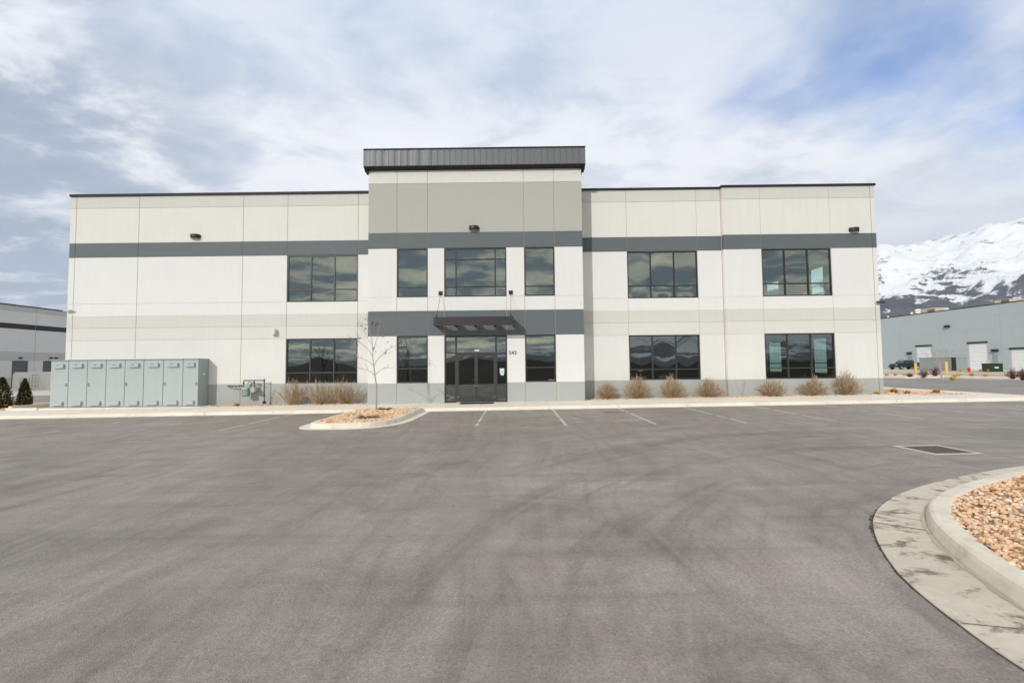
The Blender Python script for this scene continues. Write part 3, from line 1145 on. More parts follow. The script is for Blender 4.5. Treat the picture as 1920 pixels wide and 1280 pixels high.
# rusty sealed joint at the step
mb = MB()
mb.box(10.575, 10.60, -.012, .0, .2, 10.7, 0)
mb.build('joint_sealant', m['seam'], bld)
# bay
BY = -1.2
BZ = [-.6, 1.07, 3.31, 4.50, 5.17, 7.53, 8.28, 10.71, 11.60]
BR = ['wall_base_grey', 'wall_white', 'wall_slate', 'wall_white', 'wall_white', 'wall_slate', 'wall_olive', 'wall_cream']
bops = [(-5.52, -4.04, 1.07, 3.31), (-5.52, -4.04, 5.17, 7.53), (-3.25, -.26, -.6, 3.31), (-3.25, -.26, 5.17, 7.53), (.60, 2.05, 1.07, 3.31), (.60, 2.05, 5.17, 7.53)]
BXL, BXR = -6.90, 3.40
mb = cellwall([BXL, -5.52, -4.04, -3.25, -.26, .60, 2.05, BXR], BZ, BR, BY, bops, hseam=[3.31, 4.5, 5.17, 7.53, 8.28, 10.71], vseam=[-5.52, -4.04, .60, 2.05], sw=.022)
sidewall(mb, BXL, BY, 6, BZ, BR, (), -1)
sidewall(mb, BXR, BY, 6, BZ, BR, (), 1)
mb.build('wall', BM, bld)
# thin joints above and below the entrance glazing
for xx in (-3.25, -.26):
    mb = MB()
    mb.box(xx - .008, xx + .008, BY - .003, BY, 3.33, 5.15, 0)
    mb.build('joint_sealant', m['seam'], bld)
# back, roof, floors, partitions
mb = MB()
mb.box(XL, XR, 24, 24.2, -.6, 10.7, 0)
mb.build('rear_wall', m['wall_white'], bld)
mb = MB()
mb.box(XL + .22, XR - .22, .22, 24, 10.2, 10.35, 0)
mb.box(BXL + .22, BXR - .22, BY + .22, 5.8, 12.0, 12.1, 0)
mb.build('roof', m['roof_grey'], bld)
mb = MB()
mb.box(XL + .22, XR - .22, .22, 23.9, 4.2, 4.6, 0)
mb.box(BXL + .22, BXR - .22, BY + .22, .22, 4.2, 4.6, 0)
mb.box(XL + .22, XR - .22, .22, 23.9, -.1, .16, 1)
mb.box(BXL + .22, BXR - .22, BY + .22, .22, -.1, .16, 1)
mb.box(XL + .22, XR - .22, .24, 23.9, 8.4, 8.5, 0)
mb.box(XL + .3, XR - .3, 12.3, 12.45, .16, 8.4, 0)
mb.box(-7.2, -7.05, .3, 12.3, .16, 8.4, 0)
mb.box(3.6, 3.75, .3, 12.3, .16, 8.4, 0)
mb.build('interior', [m['inside'], m['carpet']], bld)
# copings
mb = MB()
mb.box(XL - .05, BXL, -.06, .3, 10.70, 10.82)
mb.box(XL - .06, XL + .28, .3, 24.2, 10.70, 10.82)
mb.build('coping', m['coping_dark'], bld)
mb = MB()
mb.box(BXR, 10.58, -.06, .3, 10.70, 10.80)
mb.box(10.54, XR + .05, EY - .06, .3, 10.70, 10.80)
mb.box(XR - .28, XR + .06, .3, 24.2, 10.70, 10.80)
mb.build('coping', m['coping_dark'], bld)
# cornice: standing seam metal with oil-canned pans
mb = MB()
CY0 = BY - .30
CX0, CX1 = onY(682, 295, CY0).x, onY(1097, 290, CY0).x
CZ0, CZ1 = onY(889, 309, CY0).z, onY(889, 279, CY0).z
npan = 36
pw = (CX1 - CX0) / npan
rc = random.Random(9)
for i in range(npan):
    a = CX0 + i * pw
    amp = rc.uniform(.001, .003) + (.007 if i < 11 else 0) * rc.random()
    sgn = rc.choice((-1, 1, 1))
    cols = 5
    prev = None
    for k in range(cols + 1):
        t = k / cols
        yy = CY0 - sgn * amp * math.sin(math.pi * t) - rc.uniform(0, .0008)
        cur = [(a + t * pw, yy, CZ0), (a + t * pw, yy - amp * .8, (CZ0 + CZ1) / 2), (a + t * pw, yy, CZ1)]
        if prev:
            for q in range(2):
                mb.face([prev[q], cur[q], cur[q + 1], prev[q + 1]])
        prev = cur
    mb.box(a - .004, a + .004, CY0 - .022, CY0 + .01, CZ0, CZ1)
for (xx, sgn) in ((CX0, -1), (CX1, 1)):
    mb.box(xx - .01, xx + .01, CY0, 6.2, CZ0, CZ1)
mb.box(CX0, CX1, 6.2, 6.22, CZ0, CZ1)
mb.box(CX0, CX1, CY0 + .02, 6.2, CZ1 - .06, CZ1 - .02)
mb.build('cornice', m['cornice_metal'], bld)
mb = MB()
mb.box(CX0 - .02, CX1 + .02, CY0 - .035, 6.24, CZ1, CZ1 + .055)
mb.box(CX0 - .01, CX1 + .01, CY0 - .012, CY0 + .03, CZ0 - .035, CZ0 - .003)
# sloping soffit back to the wall
mb.face([(CX0, CY0, CZ0 - .036), (CX1, CY0, CZ0 - .036), (BXR, BY - .002, CZ0 - .12), (BXL, BY - .002, CZ0 - .12)])
mb.prism([(CY0, CZ0), (BY + .3, CZ0), (BY + .3, CZ0 - .2), (CY0 + .2, CZ0 - .2), (CY0, CZ0 - .05)], CX0, BXL - .003)
mb.prism([(CY0, CZ0), (BY + .3, CZ0), (BY + .3, CZ0 - .2), (CY0 + .2, CZ0 - .2), (CY0, CZ0 - .05)], BXR + .003, CX1)
mb.build('cornice_trim', m['coping_dark'], bld)

# windows
def window(x0, x1, z0, z1, yf, vm, hm, ubar, pillow=.0, seed=0, framemat='frame_dark', barmat=None, sub=None, name='window', parent=None):
    """frame with bars; vm = mullion x positions, hm = transom z positions"""
    parent = parent or bld
    y0, y1 = yf + .035, yf + .13
    fw = .06
    mb = MB()
    e = .001
    mb.box(x0 + e, x1 - e, y0, y1, z0 + e, z0 + fw, 1)
    mb.box(x0 + e, x1 - e, y0, y1, z1 - fw, z1 - e, 0)
    mb.box(x0 + e, x0 + fw, y0 + .001, y1, z0 + fw, z1 - fw, 0)
    mb.box(x1 - fw, x1 - e, y0 + .001, y1, z0 + fw, z1 - fw, 0)
    for v in vm:
        mb.box(v - .032, v + .032, y0 + .004, y1, z0 + fw, z1 - fw, 1)
    xsn = [x0 + fw] + sorted(vm) + [x1 - fw]
    for (h, a, c) in hm:
        mb.box(a, c, y0 + .010, y1, h - .026, h + .026, 1)
    fr = mb.build(name, [m[framemat], m[barmat or framemat]], parent)
    # glass, one pane per light, each very slightly out of true
    rs = random.Random(seed)
    g = MB()
    yg = yf + .085
    cols = list(zip(xsn, xsn[1:]))
    for (a, c) in cols:
        hs = sorted([h for (h, a2, c2) in hm if a2 <= (a + c) / 2 <= c2])
        zz = [z0 + fw] + hs + [z1 - fw]
        for (b0, b1) in zip(zz, zz[1:]):
            n = 10
            tx, tz = rs.uniform(-.003, .003), rs.uniform(-.003, .003)
            pa = pillow * rs.uniform(.5, 1.2)
            base = len(g.v)
            for j in range(n + 1):
                for i in range(n + 1):
                    u_, v_ = i / n, j / n
                    yy = yg + (u_ - .5) * tx + (v_ - .5) * tz + pa * (math.sin(math.pi * u_) * math.sin(math.pi * v_))
                    g.v.append((a + (c - a) * u_, yy, b0 + (b1 - b0) * v_))
            for j in range(n):
                for i in range(n):
                    k = base + j * (n + 1) + i
                    g.f.append((k, k + 1, k + n + 2, k + n + 1))
                    g.m.append(0)
    g.build('glass', m['glass'], fr, smooth=True)
    return fr

def thirds(a, c):
    return [a + (c - a) / 3, a + 2 * (c - a) / 3]
for (a, c, yf, pil, sd) in ((-11.40, -7.80, 0, .0006, 1), (5.82, 9.36, 0, .0035, 2), (12.47, 15.93, EY, .0015, 3)):
    window(a, c, 5.17, 7.55, yf, thirds(a, c), [(5.80, a + .06, c - .06)], 1, pil, sd)
    window(a, c, 1.07, 3.31, yf, thirds(a, c), [(1.60, a + .06, c - .06)], 1, pil * (1.0), sd + 10, barmat='frame_grey')
for (a, c, sd) in ((-5.52, -4.04, 4), (.60, 2.05, 5)):
    window(a, c, 5.17, 7.53, BY, [], [(5.65, a + .06, c - .06)], 1, .0006, sd)
    window(a, c, 1.07, 3.31, BY, [], [(1.76, a + .06, c - .06)], 1, .0006, sd + 10, barmat='frame_grey')
a, c = -3.25, -.26
window(a, c, 5.17, 7.53, BY, [-2.68, -.80], [(5.65, a + .06, c - .06), (6.98, a + .06, c - .06)], 1, .0006, 31)
# entrance storefront with side lights; doors in the middle
z_thr = .165
sf = MB()
y0, y1 = BY + .035, BY + .13
zt = 3.31
sf.box(a, a + .07, y0, y1, z_thr - .05, zt, 0)
sf.box(c - .07, c, y0, y1, z_thr - .05, zt, 0)
sf.box(a + .07, c - .07, y0 + .001, y1, zt - .07, zt - .001, 0)
DX0, DX1 = -2.70, -.79
for xx in (DX0, DX1):
    sf.box(xx - .045, xx + .045, y0 - .004, y1, z_thr - .04, zt - .07, 1)
sf.box(DX0 + .045, DX1 - .045, y0 + .004, y1, 2.42, 2.51, 1)
for (p, q) in ((a + .07, DX0 - .045), (DX1 + .045, c - .07)):
    sf.box(p, q, y0 + .01, y1, 2.46, 2.51, 1)
    sf.box(p, q, y0 + .01, y1, .90, .96, 1)
    sf.box(p, q, y0 + .002, y1, z_thr - .05, .24, 1)
fr = sf.build('storefront_frame', [m['frame_dark'], m['frame_grey']], bld)
g = MB()
yg = BY + .085
for (p, q, r0, r1) in ((a + .07, DX0 - .045, .24, .90), (a + .07, DX0 - .045, .96, 2.46), (a + .07, DX0 - .045, 2.51, 3.24),
                       (DX1 + .045, c - .07, .24, .90), (DX1 + .045, c - .07, .96, 2.46), (DX1 + .045, c - .07, 2.51, 3.24),
                       (DX0 + .045, DX1 - .045, 2.51, 3.24)):
    g.face([(p, yg, r0), (q, yg, r0), (q, yg, r1), (p, yg, r1)])
g.build('glass', m['glass'], fr)
mid = (DX0 + DX1) / 2
for (p, q, hs) in ((DX0 + .05, mid - .004, 1), (mid + .004, DX1 - .05, -1)):
    mb = MB()
    mb.box(p, p + .075, y0 + .0, y1 - .02, .18, 2.41, 0)
    mb.box(q - .075, q, y0 + .0, y1 - .02, .18, 2.41, 0)
    mb.box(p + .075, q - .075, y0 + .002, y1 - .02, .18, .44, 0)
    mb.box(p + .075, q - .075, y0 + .002, y1 - .02, 2.32, 2.41, 0)
    dr = mb.build('door', m['frame_grey'], bld)
    g = MB()
    g.face([(p + .075, yg - .01, .44), (q - .075, yg - .01, .44), (q - .075, yg - .01, 2.32), (p + .075, yg - .01, 2.32)])
    g.build('glass', m['glass'], dr)
    hx = (q - .04) if hs > 0 else (p + .04)
    hb = MB()
    hb.tube([(hx, y0 - .005, 1.22), (hx, y0 - .07, 1.22), (hx - hs * .12, y0 - .07, 1.20), (hx - hs * .12, y0 - .07, 1.02), (hx - hs * .0, y0 - .07, 1.00), (hx, y0 - .005, 1.00)], .013, 6)
    hb.build('handle', m['cam_black'], dr)
    kb = MB()
    kb.tube([(hx, y0 + .002, .93), (hx, y0 - .02, .93)], .028, 10)
    kb.build('lock', m['steel'], dr)
    bx = (p + .04) if hs > 0 else (q - .04)
    lb = MB()
    lb.box(bx - .025, bx + .025, y0 - .012, y0 - .001, .38, .42)
    lb.build('hinge_plate', m['steel'], dr)
mb = MB()
mb.box(DX0, DX1, BY - .06, BY + .2, .10, z_thr, 0)
mb.build('threshold', m['steel'], bld)
# side windows on the right flank
def sidewin(y0_, y1_, z0, z1):
    mb = MB()
    xa, xb = XR - .13, XR - .05
    for (a_, c_, b0, b1) in ((y0_, y0_ + .06, z0, z1), (y1_ - .06, y1_, z0, z1)):
        mb.box(xa, xb, a_, c_, b0, b1)
    mb.box(xa, xb, y0_ + .06, y1_ - .06, z0, z0 + .06)
    mb.box(xa, xb, y0_ + .06, y1_ - .06, z1 - .06, z1)
    mb.box(xa, xb, y0_ + .06, y1_ - .06, z0 + .6, z0 + .65)
    o = mb.build('window', m['frame_dark'], bld)
    g = MB()
    g.face([(XR - .09, y0_ + .06, z0 + .06), (XR - .09, y1_ - .06, z0 + .06), (XR - .09, y1_ - .06, z1 - .06), (XR - .09, y0_ + .06, z1 - .06)])
    g.build('glass', m['glass'], o)
for o in sideops:
    sidewin(*o)

# awning with fins and tie rods
AYF = BY - 1.05
AX0, AX1 = onY(813, 600, AYF).x, onY(963, 600, AYF).x
aw = MB()
aw.box(AX0, AX1, AYF, AYF + .04, 3.70, 4.10)
aw.box(AX0, AX0 + .04, AYF + .04, BY, 3.70, 4.10)
aw.box(AX1 - .04, AX1, AYF + .04, BY, 3.70, 4.10)
awo = aw.build('awning', m['awning_metal'], bld)
for k in range(3):
    fb = MB()
    xx = AX0 + (k + 1) * (AX1 - AX0) / 4
    fb.box(xx - .045, xx + .045, AYF + .045, BY - .005, 3.72, 4.04)
    fb.build('fin', m['awning_metal'], awo)
for (xp, xa_) in ((-3.42, AX0 + .12), (-.06, AX1 - .12)):
    rb = MB()
    rb.tube([(xp, BY - .04, 5.28), (xa_, AYF + .1, 4.10)], .008, 6)
    rb.tube([(xa_, AYF + .1, 4.08), (xa_, AYF + .1, 4.2)], .03, 6)
    rb.build('tie_rod', m['awning_metal'], awo)
    pb = MB()
    pb.box(xp - .095, xp + .095, BY - .035, BY - .001, 5.25, 5.44)
    pb.tube([(xp, BY - .035, 5.34), (xp, BY - .07, 5.32)], .035, 8)
    pb.build('anchor_plate', m['awning_metal'], awo)

# wall lights
def wall_light(x_, y_, z_, lab, rz=0, s=1.0, group='dark bronze wall lights on the office building'):
    t = empty('wall_light', (x_, y_, z_), rz)
    tag(t, lab, 'wall light', group)
    h = MB()
    n = 14
    W_, Hh, Dp = .235 * s, .10 * s, .24 * s
    prof = []
    for k in range(n + 1):
        a_ = math.pi * k / n
        prof.append((-math.cos(a_) * W_, -math.sin(a_) ** .7 * Dp if math.sin(a_) > 0 else 0))
    low = [(p * .9, q * .88) for p, q in prof]
    for i in range(n):
        h.face([(low[i][0], low[i][1], -Hh), (low[i + 1][0], low[i + 1][1], -Hh), (prof[i + 1][0], prof[i + 1][1], -Hh * .4), (prof[i][0], prof[i][1], -Hh * .4)][::1])
        h.face([(prof[i][0], prof[i][1], -Hh * .4), (prof[i + 1][0], prof[i + 1][1], -Hh * .4), (prof[i + 1][0], prof[i + 1][1], Hh), (prof[i][0], prof[i][1], Hh)])
    h.face([(p, q, Hh) for p, q in prof])
    h.build('housing', m['lamp_bronze'], t)
    l_ = MB()
    l_.face([(p * .97, q * .97, -Hh + .004) for p, q in low][::-1])
    l_.build('lens', m['lens'], t)
    return t
wall_light(-16.08, 0, 8.56, 'dark bronze wall light above the slate band on the left wing')
wall_light(-1.80, BY, 8.46, 'dark bronze wall light on the olive panel of the entrance bay')
wall_light(17.09, EY, 8.44, 'dark bronze wall light near the right end of the building')

# cameras
def cctv(x_, y_, z_, sgn, lab):
    t = empty('security_camera', (x_, y_, z_))
    tag(t, lab, 'camera', 'security cameras on the building corners')
    b_ = MB()
    b_.box(-.05, .05, -.03, 0, -.06, .06)
    b_.tube([(0, -.03, 0), (0, -.12, .0), (-sgn * .03, -.16, .02)], .016, 6)
    b_.build('bracket', m['cam_white'], t)
    b_ = MB()
    b_.tube([(sgn * .14, -.16, .03), (-sgn * .20, -.17, .0)], [.045, .05], 10)
    b_.box(-.2, .17, -.22, -.11, .048, .056)
    b_.build('camera_body', m['cam_white'] if sgn > 0 else m['pipe_grey'], t)
    b_ = MB()
    b_.tube([(-sgn * .201, -.17, .0), (-sgn * .225, -.17, -.002)], .045, 10)
    b_.build('lens', m['cam_black'], t)
cctv(-22.35, 0, 4.83, 1, 'small security camera on the left corner of the building')
cctv(18.11, EY, 4.78, -1, 'small security camera on the right corner of the building')
# antenna bracket box on left wing
t = empty('wall_antenna', (-11.93, 0, 3.55))
tag(t, 'small white antenna box on a bracket left of the lower left window', 'antenna')
b_ = MB()
b_.box(-.14, .04, -.2, -.01, -.04, -.02)
b_.box(-.04, .04, -.02, -.002, -.06, .2)
b_.build('bracket', m['cam_white'], t)
b_ = MB()
b_.bev(-.02, .06, -.24, -.06, -.018, .26, .012)
b_.build('antenna_panel', m['cam_white'], t)

# house number
def text_mesh(s_, size, parent, mt, loc, extrude=.01, name='digit'):
    cu = D.curves.new('lettering', 'FONT')
    cu.body = s_
    cu.size = size
    cu.extrude = extrude
    cu.align_x = 'LEFT'
    to = D.objects.new('lettering', cu)
    COL.objects.link(to)
    dg = bpy.context.evaluated_depsgraph_get()
    me = D.meshes.new_from_object(to.evaluated_get(dg))
    D.objects.remove(to)
    me.materials.clear()
    me.materials.append(mt)
    o = D.objects.new(name, me)
    COL.objects.link(o)
    o.parent = parent
    o.location = loc
    o.rotation_euler = (R(90), 0, 0)
    return o
t = empty('house_number', (-.19, BY, 2.39))
tag(t, 'black house number 543 on the white wall right of the entrance doors', 'sign')
for i, ch in enumerate('543'):
    text_mesh(ch, .245, t, m['ink'], (i * .13, -.012, 0))
# notice on side light
t = empty('notice', (-.62, BY + .08, 1.42))
tag(t, 'pale green paper notice taped inside the glass right of the doors', 'notice')
b_ = MB()
b_.face([(0, 0, .06), (.21, 0, .07), (.21, 0, .31), (0, 0, .31)])
b_.face([(.045, -.001, -.02), (.19, -.001, -.02), (.19, -.001, .12), (.045, -.001, .12)])
b_.build('sheet', m['paper'], t)
b_ = MB()
for k in range(3):
    b_.box(.05, .17, -.003, -.002, .145 + k * .012, .150 + k * .012)
b_.box(.045, .17, -.003, -.002, .12, .14)
b_.build('lines', m['meter_green'], t)
# number plate above the doors
b_ = MB()
b_.box(-1.82, -1.60, BY + .076, BY + .081, 2.56, 2.64)
o = b_.build('transom_sticker', m['paper'])
tag(o, 'small faint sticker on the glass above the double doors', 'sticker')
# door mat
b_ = MB()
zz = .152 + G(-1.6)
b_.bev(-2.45, -.90, BY - .78, BY - .20, zz - .004, zz + .014, .005)
for k in range(9):
    b_.box(-2.40, -.95, BY - .73 + k * .058, BY - .71 + k * .058, zz + .014, zz + .018)
o = b_.build('door_mat', m['rubber'])
tag(o, 'dark rubber mat on the pavement before the double doors', 'mat')


# ------------------------------------------------------------------ electrical cabinets
CZB = .036
def cabinet(x0, x1, ndoors, top, lab, handle_at):
    t = empty('electrical_cabinet', ((x0 + x1) / 2, -.40, CZB))
    tag(t, lab, 'cabinet', 'grey-green electrical cabinets in a row')
    w_ = x1 - x0
    h_ = top - CZB
    b_ = MB()
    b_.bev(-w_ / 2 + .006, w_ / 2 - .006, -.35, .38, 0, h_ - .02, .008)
    b_.build('body', m['cabinet_shaded'], t)
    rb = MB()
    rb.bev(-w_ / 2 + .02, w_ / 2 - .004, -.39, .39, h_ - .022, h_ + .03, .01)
    rb.build('lid', m['cabinet_shaded'], t)
    dw = w_ / ndoors
    for k in range(ndoors):
        a_ = -w_ / 2 + k * dw + .012
        c_ = -w_ / 2 + (k + 1) * dw - .012
        db = MB()
        db.bev(a_, c_, -.385, -.352, .03, h_ - .04, .006)
        dr_ = db.build('door', m['cabinet_paint'], t)
        wv = (c_ - a_)
        for (v0, v1) in ((.10, .31), (h_ - .37, h_ - .16)):
            vb = MB()
            p, q = a_ + wv * .22, a_ + wv * .78
            # hood standing off the door, open along the bottom
            vb.prism([(-.386, v0), (-.475, v0), (-.48, v0 + .01), (-.48, v1 - .04), (-.386, v1)], p, q)
            vb.build('vent_hood', m['cabinet_paint'], dr_)
        lb = MB()
        lb.box(a_ + wv * .42, a_ + wv * .55, -.4825, -.4805, h_ - .25, h_ - .225)
        lb.build('name_plate', m['cam_black'], dr_)
        side = handle_at[k]
        if side:
            hx = (c_ - .07) if side > 0 else (a_ + .07)
            hb = MB()
            hb.bev(hx - .028, hx + .028, -.402, -.385, h_ * .45, h_ * .45 + .16, .006)
            hb.tube([(hx, -.40, h_ * .45 + .12), (hx, -.45, h_ * .45 + .12), (hx - side * .01, -.45, h_ * .45 + .01)], .014, 6)
            hb.build('handle', m['steel'], dr_)
    return t
tops = onY(200, 675, -.78).z
xx = [onY(p, 700, -.78).x for p in (95, 128.5, 199, 269.5, 343, 372)]
labs = ['single grey-green electrical cabinet at the left end of the row', 'two-door electrical cabinet, second from the left of the row', 'two-door electrical cabinet in the middle of the row', 'two-door electrical cabinet next to the narrow right end one', 'narrow single-door electrical cabinet at the right end of the row']
nd = [1, 2, 2, 2, 1]
hd = [[1], [0, -1], [0, -1], [0, -1], [1]]
for i in range(5):
    cabinet(xx[i], xx[i + 1], nd[i], tops + (.0 if i < 1 else .01) , labs[i], hd[i])
last = [o for o in D.objects if o.name.startswith('electrical_cabinet')][-1]
lb = MB()
wl = (xx[5] - xx[4]) / 2
lb.box(wl - .004, wl - .002, -.02, .10, 1.52, 1.60)
lb.build('side_label', m['white_metal'], last)
# ------------------------------------------------------------------ gas meter set
t = empty('gas_meter', (-13.2, -.25, .1))
tag(t, 'gas meter set with pipes on the grey base of the left wing', 'gas meter')
def gp(px, py, y=-.3):
    v = onY(px, py, y)
    return (v.x + 13.2, y + .25, v.z - .1)
b_ = MB()
b_.tube([gp(457, 713), gp(495.5, 713)], .026, 8)
b_.tube([gp(495.5, 710), gp(495.5, 756)], .026, 8)
b_.tube([gp(457, 713), gp(457, 728)], .02, 8)
b_.tube([gp(476.5, 713), gp(476.5, 726)], .02, 8)
b_.tube([gp(427, 724), gp(455, 724)], .024, 8)
b_.tube([gp(427, 724), gp(427, 724, -.02)], .024, 8)
b_.tube([gp(465, 720), gp(465, 716), gp(472, 716), gp(472, 724)], .018, 8)
b_.tube([gp(483, 719), gp(489, 722)], .018, 8)
for (a_, c_) in ((430, 724), (435, 724.5), (441, 724.5), (447, 724), (452, 724)):
    b_.tube([gp(a_, c_ - .6), gp(a_ + 2.0, c_ - .2)], .042, 8)
for (a_, c_) in ((457, 718), (476.5, 717), (495.5, 741), (495.5, 713)):
    p_ = gp(a_, c_)
    b_.tube([(p_[0], p_[1], p_[2] - .04), (p_[0], p_[1], p_[2] + .04)], .042, 8)
b_.build('pipework', m['pipe_grey'], t)
b_ = MB()
p0, p1 = gp(455, 727, -.4), gp(467, 743, -.4)
b_.bev(p0[0], p1[0], -.28, -.02, p1[2], p0[2], .05)
b_.build('meter_body', m['meter_green'], t)
b_ = MB()
b_.bev(p0[0] + .02, p1[0] - .02, -.30, -.05, p0[2] - .10, p0[2] + .03, .03)
b_.build('meter_index', m['meter_grey'], t)
b_ = MB()
p0 = gp(476, 731)
b_.tube([(p0[0], -.18, p0[2]), (p0[0], .12, p0[2])], [.13, .14], 16)
b_.tube([(p0[0], -.2, p0[2]), (p0[0], -.18, p0[2])], [.09, .12], 16)
b_.tube([(p0[0], -.0, p0[2] + .1), (p0[0], -.0, p0[2] + .22)], .05, 10)
b_.build('regulator', m['meter_grey'], t)
b_ = MB()
p0 = gp(495.5, 756)
b_.bev(p0[0] - .06, p0[0] + .06, p0[1] - .06, p0[1] + .06, p0[2] - .02, p0[2] + .11, .01)
b_.build('pipe_foot', m['rubber'], t)


# ------------------------------------------------------------------ plants
def branch(mb, p, d, L, r, depth, rs, tips, bend=.25, n=4, sides=5, up=.15, split=(2, 3), spread=.7, taper=.62):
    pts = [p.copy()]
    rad = [r]
    q = p.copy()
    dd = d.normalized()
    for k in range(n):
        dd = (dd + Vector((rs.uniform(-1, 1), rs.uniform(-1, 1), rs.uniform(-1, 1))) * bend * .5 + Vector((0, 0, up * .3))).normalized()
        q = q + dd * (L / n)
        pts.append(q.copy())
        rad.append(r * (1 - (1 - taper) * (k + 1) / n))
    mb.tube(pts, rad, sides, cap=False)
    tips.append((q.copy(), dd.copy(), depth))
    if depth <= 0:
        return
    kids = rs.randint(*split)
    for k in range(kids):
        i = n if k == 0 else rs.randint(max(1, n // 2), n)
        ax = Vector((rs.uniform(-1, 1), rs.uniform(-1, 1), rs.uniform(-.2, .6))).normalized()
        nd_ = (dd + ax * spread).normalized()
        branch(mb, pts[i], nd_, L * rs.uniform(.55, .8), rad[i] * rs.uniform(.6, .8), depth - 1, rs, tips, bend, n, max(3, sides - 1), up, split, spread, taper)

# tree on the island, drawn limb by limb from the photograph's outline (real positions at its own distance)
TY = -5.2
tz = .12
b0 = onZ(705.5, 768, tz)
def tp(px, py, dy=0.0):
    return onY(px, py, b0.y + dy)
tree = empty('young_tree', b0)
tag(tree, 'slender young bare tree with a few red leaves on the gravel island', 'tree')
mb = MB()
mb.off = -b0
rs = random.Random(21)
limbs = [
    ([(705.5, 769), (706, 745), (706.5, 725), (703.5, 708), (702.5, 700), (701.5, 690), (699, 672), (699, 655), (697.5, 640), (694, 625), (692, 612), (691, 601)], .036, .006, 0),
    ([(703, 705), (697, 698), (690, 694), (680, 691.5), (673, 691)], .013, .006, -.4),
    ([(703, 703), (709, 697), (716, 692), (726, 689), (732, 690)], .011, .006, .5),
    ([(701.5, 687), (695, 680), (687, 675), (679, 672), (672, 671), (669, 667)], .014, .006, .45),
    ([(701, 686), (705, 678), (711, 670), (718, 664), (724, 659), (733, 652), (741, 648)], .015, .006, -.5),
    ([(699, 668), (694, 660), (688, 652), (681, 646), (675, 643), (672, 636)], .013, .006, -.4),
    ([(675, 643), (670, 639), (663, 636), (657, 636)], .006, .002, -.5),
    ([(699, 660), (703, 648), (706, 637), (709, 625), (711, 614), (712, 606)], .012, .006, .3),
    ([(697, 645), (690, 636), (685, 626), (680, 615), (676, 608)], .010, .006, .3),
    ([(706, 637), (712, 630), (717, 632)], .005, .002, .3),
    ([(704, 643), (710, 652), (714, 658)], .005, .002, -.2),
    ([(718, 664), (723, 664), (728, 662)], .005, .002, -.5),
    ([(685, 626), (683, 617), (684, 610)], .005, .002, .3),
    ([(706, 748), (710, 757), (714, 763)], .006, .006, -.1),
    ([(692, 612), (698, 606), (702, 603)], .005, .002, .1),
]
twig_tips = []
for pts_, r0, r1, dy in limbs:
    n_ = len(pts_)
    P_ = []
    for i, (a_, c_) in enumerate(pts_):
        f_ = i / (n_ - 1)
        P_.append(tp(a_, c_, dy * f_ if dy else .05 * math.sin(i)))
    mb.tube(P_, [r0 + (r1 - r0) * (i / (n_ - 1)) ** .8 for i in range(n_)], 7, cap=False)
    for i in range(max(2, n_ // 2), n_):
        for _ in range(2 if dy or i > 7 else 0):
            d_ = (P_[i] - P_[i - 1]).normalized() + Vector((rs.uniform(-1, 1), rs.uniform(-1, 1), rs.uniform(-.3, .8))) * .8
            L_t = rs.uniform(.12, .38)
            q_ = P_[i] + d_.normalized() * L_t
            q_.z += .04
            mb.tube([P_[i], (P_[i] + q_) / 2 + Vector((0, 0, rs.uniform(-.02, .03))), q_], [.0055, .004, .0028], 4, cap=False)
            twig_tips.append(q_)
mb.build('trunk', m['bark'], tree, smooth=True)
lf = MB()
lf.off = -b0
spots = [(689, 601), (686, 598), (672, 606), (679, 606), (676, 611), (671, 612), (698, 606), (696, 608), (706, 607), (710, 606), (712, 608), (703, 611), (713, 621), (717, 632), (675, 634), (672, 631), (655, 636), (671, 648), (685, 617), (701, 653), (704, 659), (699, 655), (724, 661), (722, 663), (746, 648), (750, 643), (726, 643), (700, 604), (690, 609), (708, 610), (742, 654)]
for (a_, c_) in spots:
    for _ in range(rs.randint(2, 4)):
        p_ = tp(a_ + rs.uniform(-1.6, 1.6), c_ + rs.uniform(-1.6, 1.6), rs.uniform(-.2, .2))
        s_ = rs.uniform(.024, .046)
        u1 = Vector((rs.uniform(-1, 1), rs.uniform(-1, 1), rs.uniform(-1, 1))).normalized()
        u2 = u1.cross(Vector((rs.uniform(-1, 1), rs.uniform(-1, 1), rs.uniform(-1, 1)))).normalized()
        lf.face([p_ - u1 * s_, p_ + u2 * s_ * .6, p_ + u1 * s_, p_ - u2 * s_ * .6])
lf.build('leaves', m['red_leaf'], tree)

